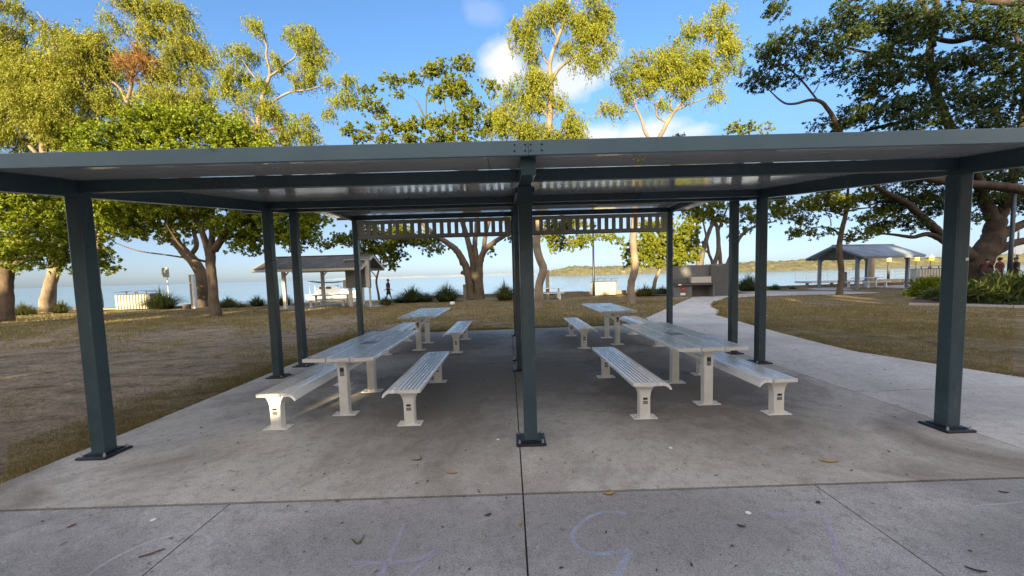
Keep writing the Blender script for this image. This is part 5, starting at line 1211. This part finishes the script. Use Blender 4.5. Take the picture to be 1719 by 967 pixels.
def fallen(px, py, L, Wd, rz, m, label, curl=.25, z0=.022):
    p = Gd(px, py, z0); mb = MB(); n = 9
    for i in range(n):
        u = i/(n-1); wd = Wd*math.sin(math.pi*min(1, u*.93+.05))**.8; x = (u-.5)*L; yy = curl*L*(u-.5)**2*2
        zz = .004+.10*L*(u-.5)**2*(1+.5*math.sin(px))
        mb.v += [(x, yy-wd/2, zz+.006), (x, yy, zz), (x, yy+wd/2, zz+.008)]
    for i in range(n-1):
        a = i*3; mb.f += [(a, a+1, a+4, a+3), (a+1, a+2, a+5, a+4)]
    o = mb.obj('fallen_leaf', m); o.location = p; o.rotation_euler = (0, 0, rz)
    if label: tag(o, label, 'leaf', 'fallen leaves on the concrete')
    return o
fallen(1024, 830, .10, .030, .25, FL[1], 'yellow leaf lying on the cross joint right of the centre', .5)
fallen(757, 795, .12, .018, -.3, FL[1], 'slim ochre leaf with a brown tip left of the centre post')
fallen(706, 772, .11, .016, 1.1, FL[2], 'curled dark green leaf left of the centre post', 1.2)
fallen(602, 913, .085, .022, .4, FL[2], 'curled green leaf beside the violet chalk cross', 1.5)
fallen(255, 931, .13, .012, .62, FL[0], 'thin brown twig like leaf below the chalk arc', .05)
fallen(820, 866, .055, .022, .4, FL[3], 'small dark leaf left of the centre joint')
fallen(1374, 845, .035, .03, .2, FL[3], 'small round dark leaf by the front right joint')
fallen(1392, 776, .16, .022, -.25, FL[1], 'long pale yellow leaf in front of the right bench')
fallen(122, 884, .05, .022, 1.4, FL[0], 'little curled brown leaf at the front left')
fallen(1244, 885, .05, .018, -.5, FL[3], 'small dark leaf right of the blue hook')
fallen(875, 881, .035, .018, 1.2, FL[1], 'tiny ochre leaf against the centre joint')
fallen(566, 843, .035, .02, 0, FL[2], 'tiny yellow green leaf on the cross joint at left')
fallen(1686, 828, .06, .012, -.4, FL[3], 'dark sliver of leaf near the right edge of the front strip')
fallen(1640, 960, .09, .01, -.5, FL[3], 'dark thin leaf at the bottom right')
SCRAP = mat('paper_white', (.72, .74, .76), .7)
for px, py, lab in ((257, 873, 'white paper scrap above the chalk arc'), (1256, 861, 'pale round scrap above the violet seven'), (836, 738, 'white scrap in front of the left bench'), (1126, 752, 'small pale scrap below the right table')):
    p = Gd(px, py, .023); o = MB().lathe([(.012, .0), (.02, .002), (.016, .005)], (0, 0, 0), 7).obj('paper_scrap', SCRAP); o.location = p; tag(o, lab, 'litter', 'litter on the concrete')
# countless crumbs, gum nuts and bits of leaf
tw = MB(); c0 = P(1073, 264, 3.14)
tw.tube([c0+Vector((-.045, 0, .012)), c0+Vector((0, -.004, .0)), c0+Vector((.05, 0, .014))], .003, 5)
hg = tw.obj('caught_twig', FL[0], origin=c0); tag(hg, 'sprig of leaves caught under the fascia right of its centre joint', 'twig')
Vt, qt = leaf_quads(np.array([[-.03, 0, 0], [-.01, 0, -.002], [.005, 0, -.002], [.02, 0, 0], [.035, 0, .004]]), np.array([[-.5, .1, -.5], [-.1, -.1, -1], [.1, .1, -1], [.25, 0, -.7], [.8, 0, -.3]]), np.tile([0, -1., .2], (5, 1)), np.array([.03, .045, .05, .04, .03]), np.full(5, .009))
np_mesh('leaves', Vt, qt, LF_LIME, hg)
c0 = P(352, 246, 3.16); tag(MB().tube([c0+Vector((-.09, 0, .02)), c0+Vector((0, -.02, .0)), c0+Vector((.05, -.03, -.04))], .004, 5).obj('caught_twig', FL[3], origin=c0), 'thin dark twig lying over the roof edge at left', 'twig')
def crumbs():
    r = np.random.default_rng(5); n = 900
    y = 1.9*(24/1.9)**r.uniform(0, 1, n); x = r.uniform(-1.3, 1.3, n)*y
    ok = ((x > -4.6) & (x < 7.3) & (y < 12)) | ((np.abs(x-(5.6+(y-13)*.62)) < 1.6) & (y >= 13) & (y < 23.8)); ok &= (y > 3.1) | (r.uniform(0, 1, len(y)) < .45); x, y = x[ok], y[ok]; n = len(x)
    C = np.stack([x, y, np.full(n, .027)], 1); a = r.uniform(0, 6.28, n); sc = np.clip(y/6, .6, 2)
    ax = np.stack([np.cos(a), np.sin(a), r.normal(size=n)*.12], 1)
    Vv, q = leaf_quads(C, ax, np.array([0, 0, 1.])+unit(n, r)*.15, .062*sc*r.uniform(.3, 1.2, n), .010*sc*r.uniform(.5, 1.6, n))
    tag(np_mesh('leaf_litter', Vv, q, LF_BROWN2), 'tiny scattered leaf crumbs over the concrete', 'litter', kind='stuff')
LF_BROWN2 = leaf_mat('crumb', (.03, .022, .015), (.07, .05, .03), (.22, .17, .1), .1)
crumbs()
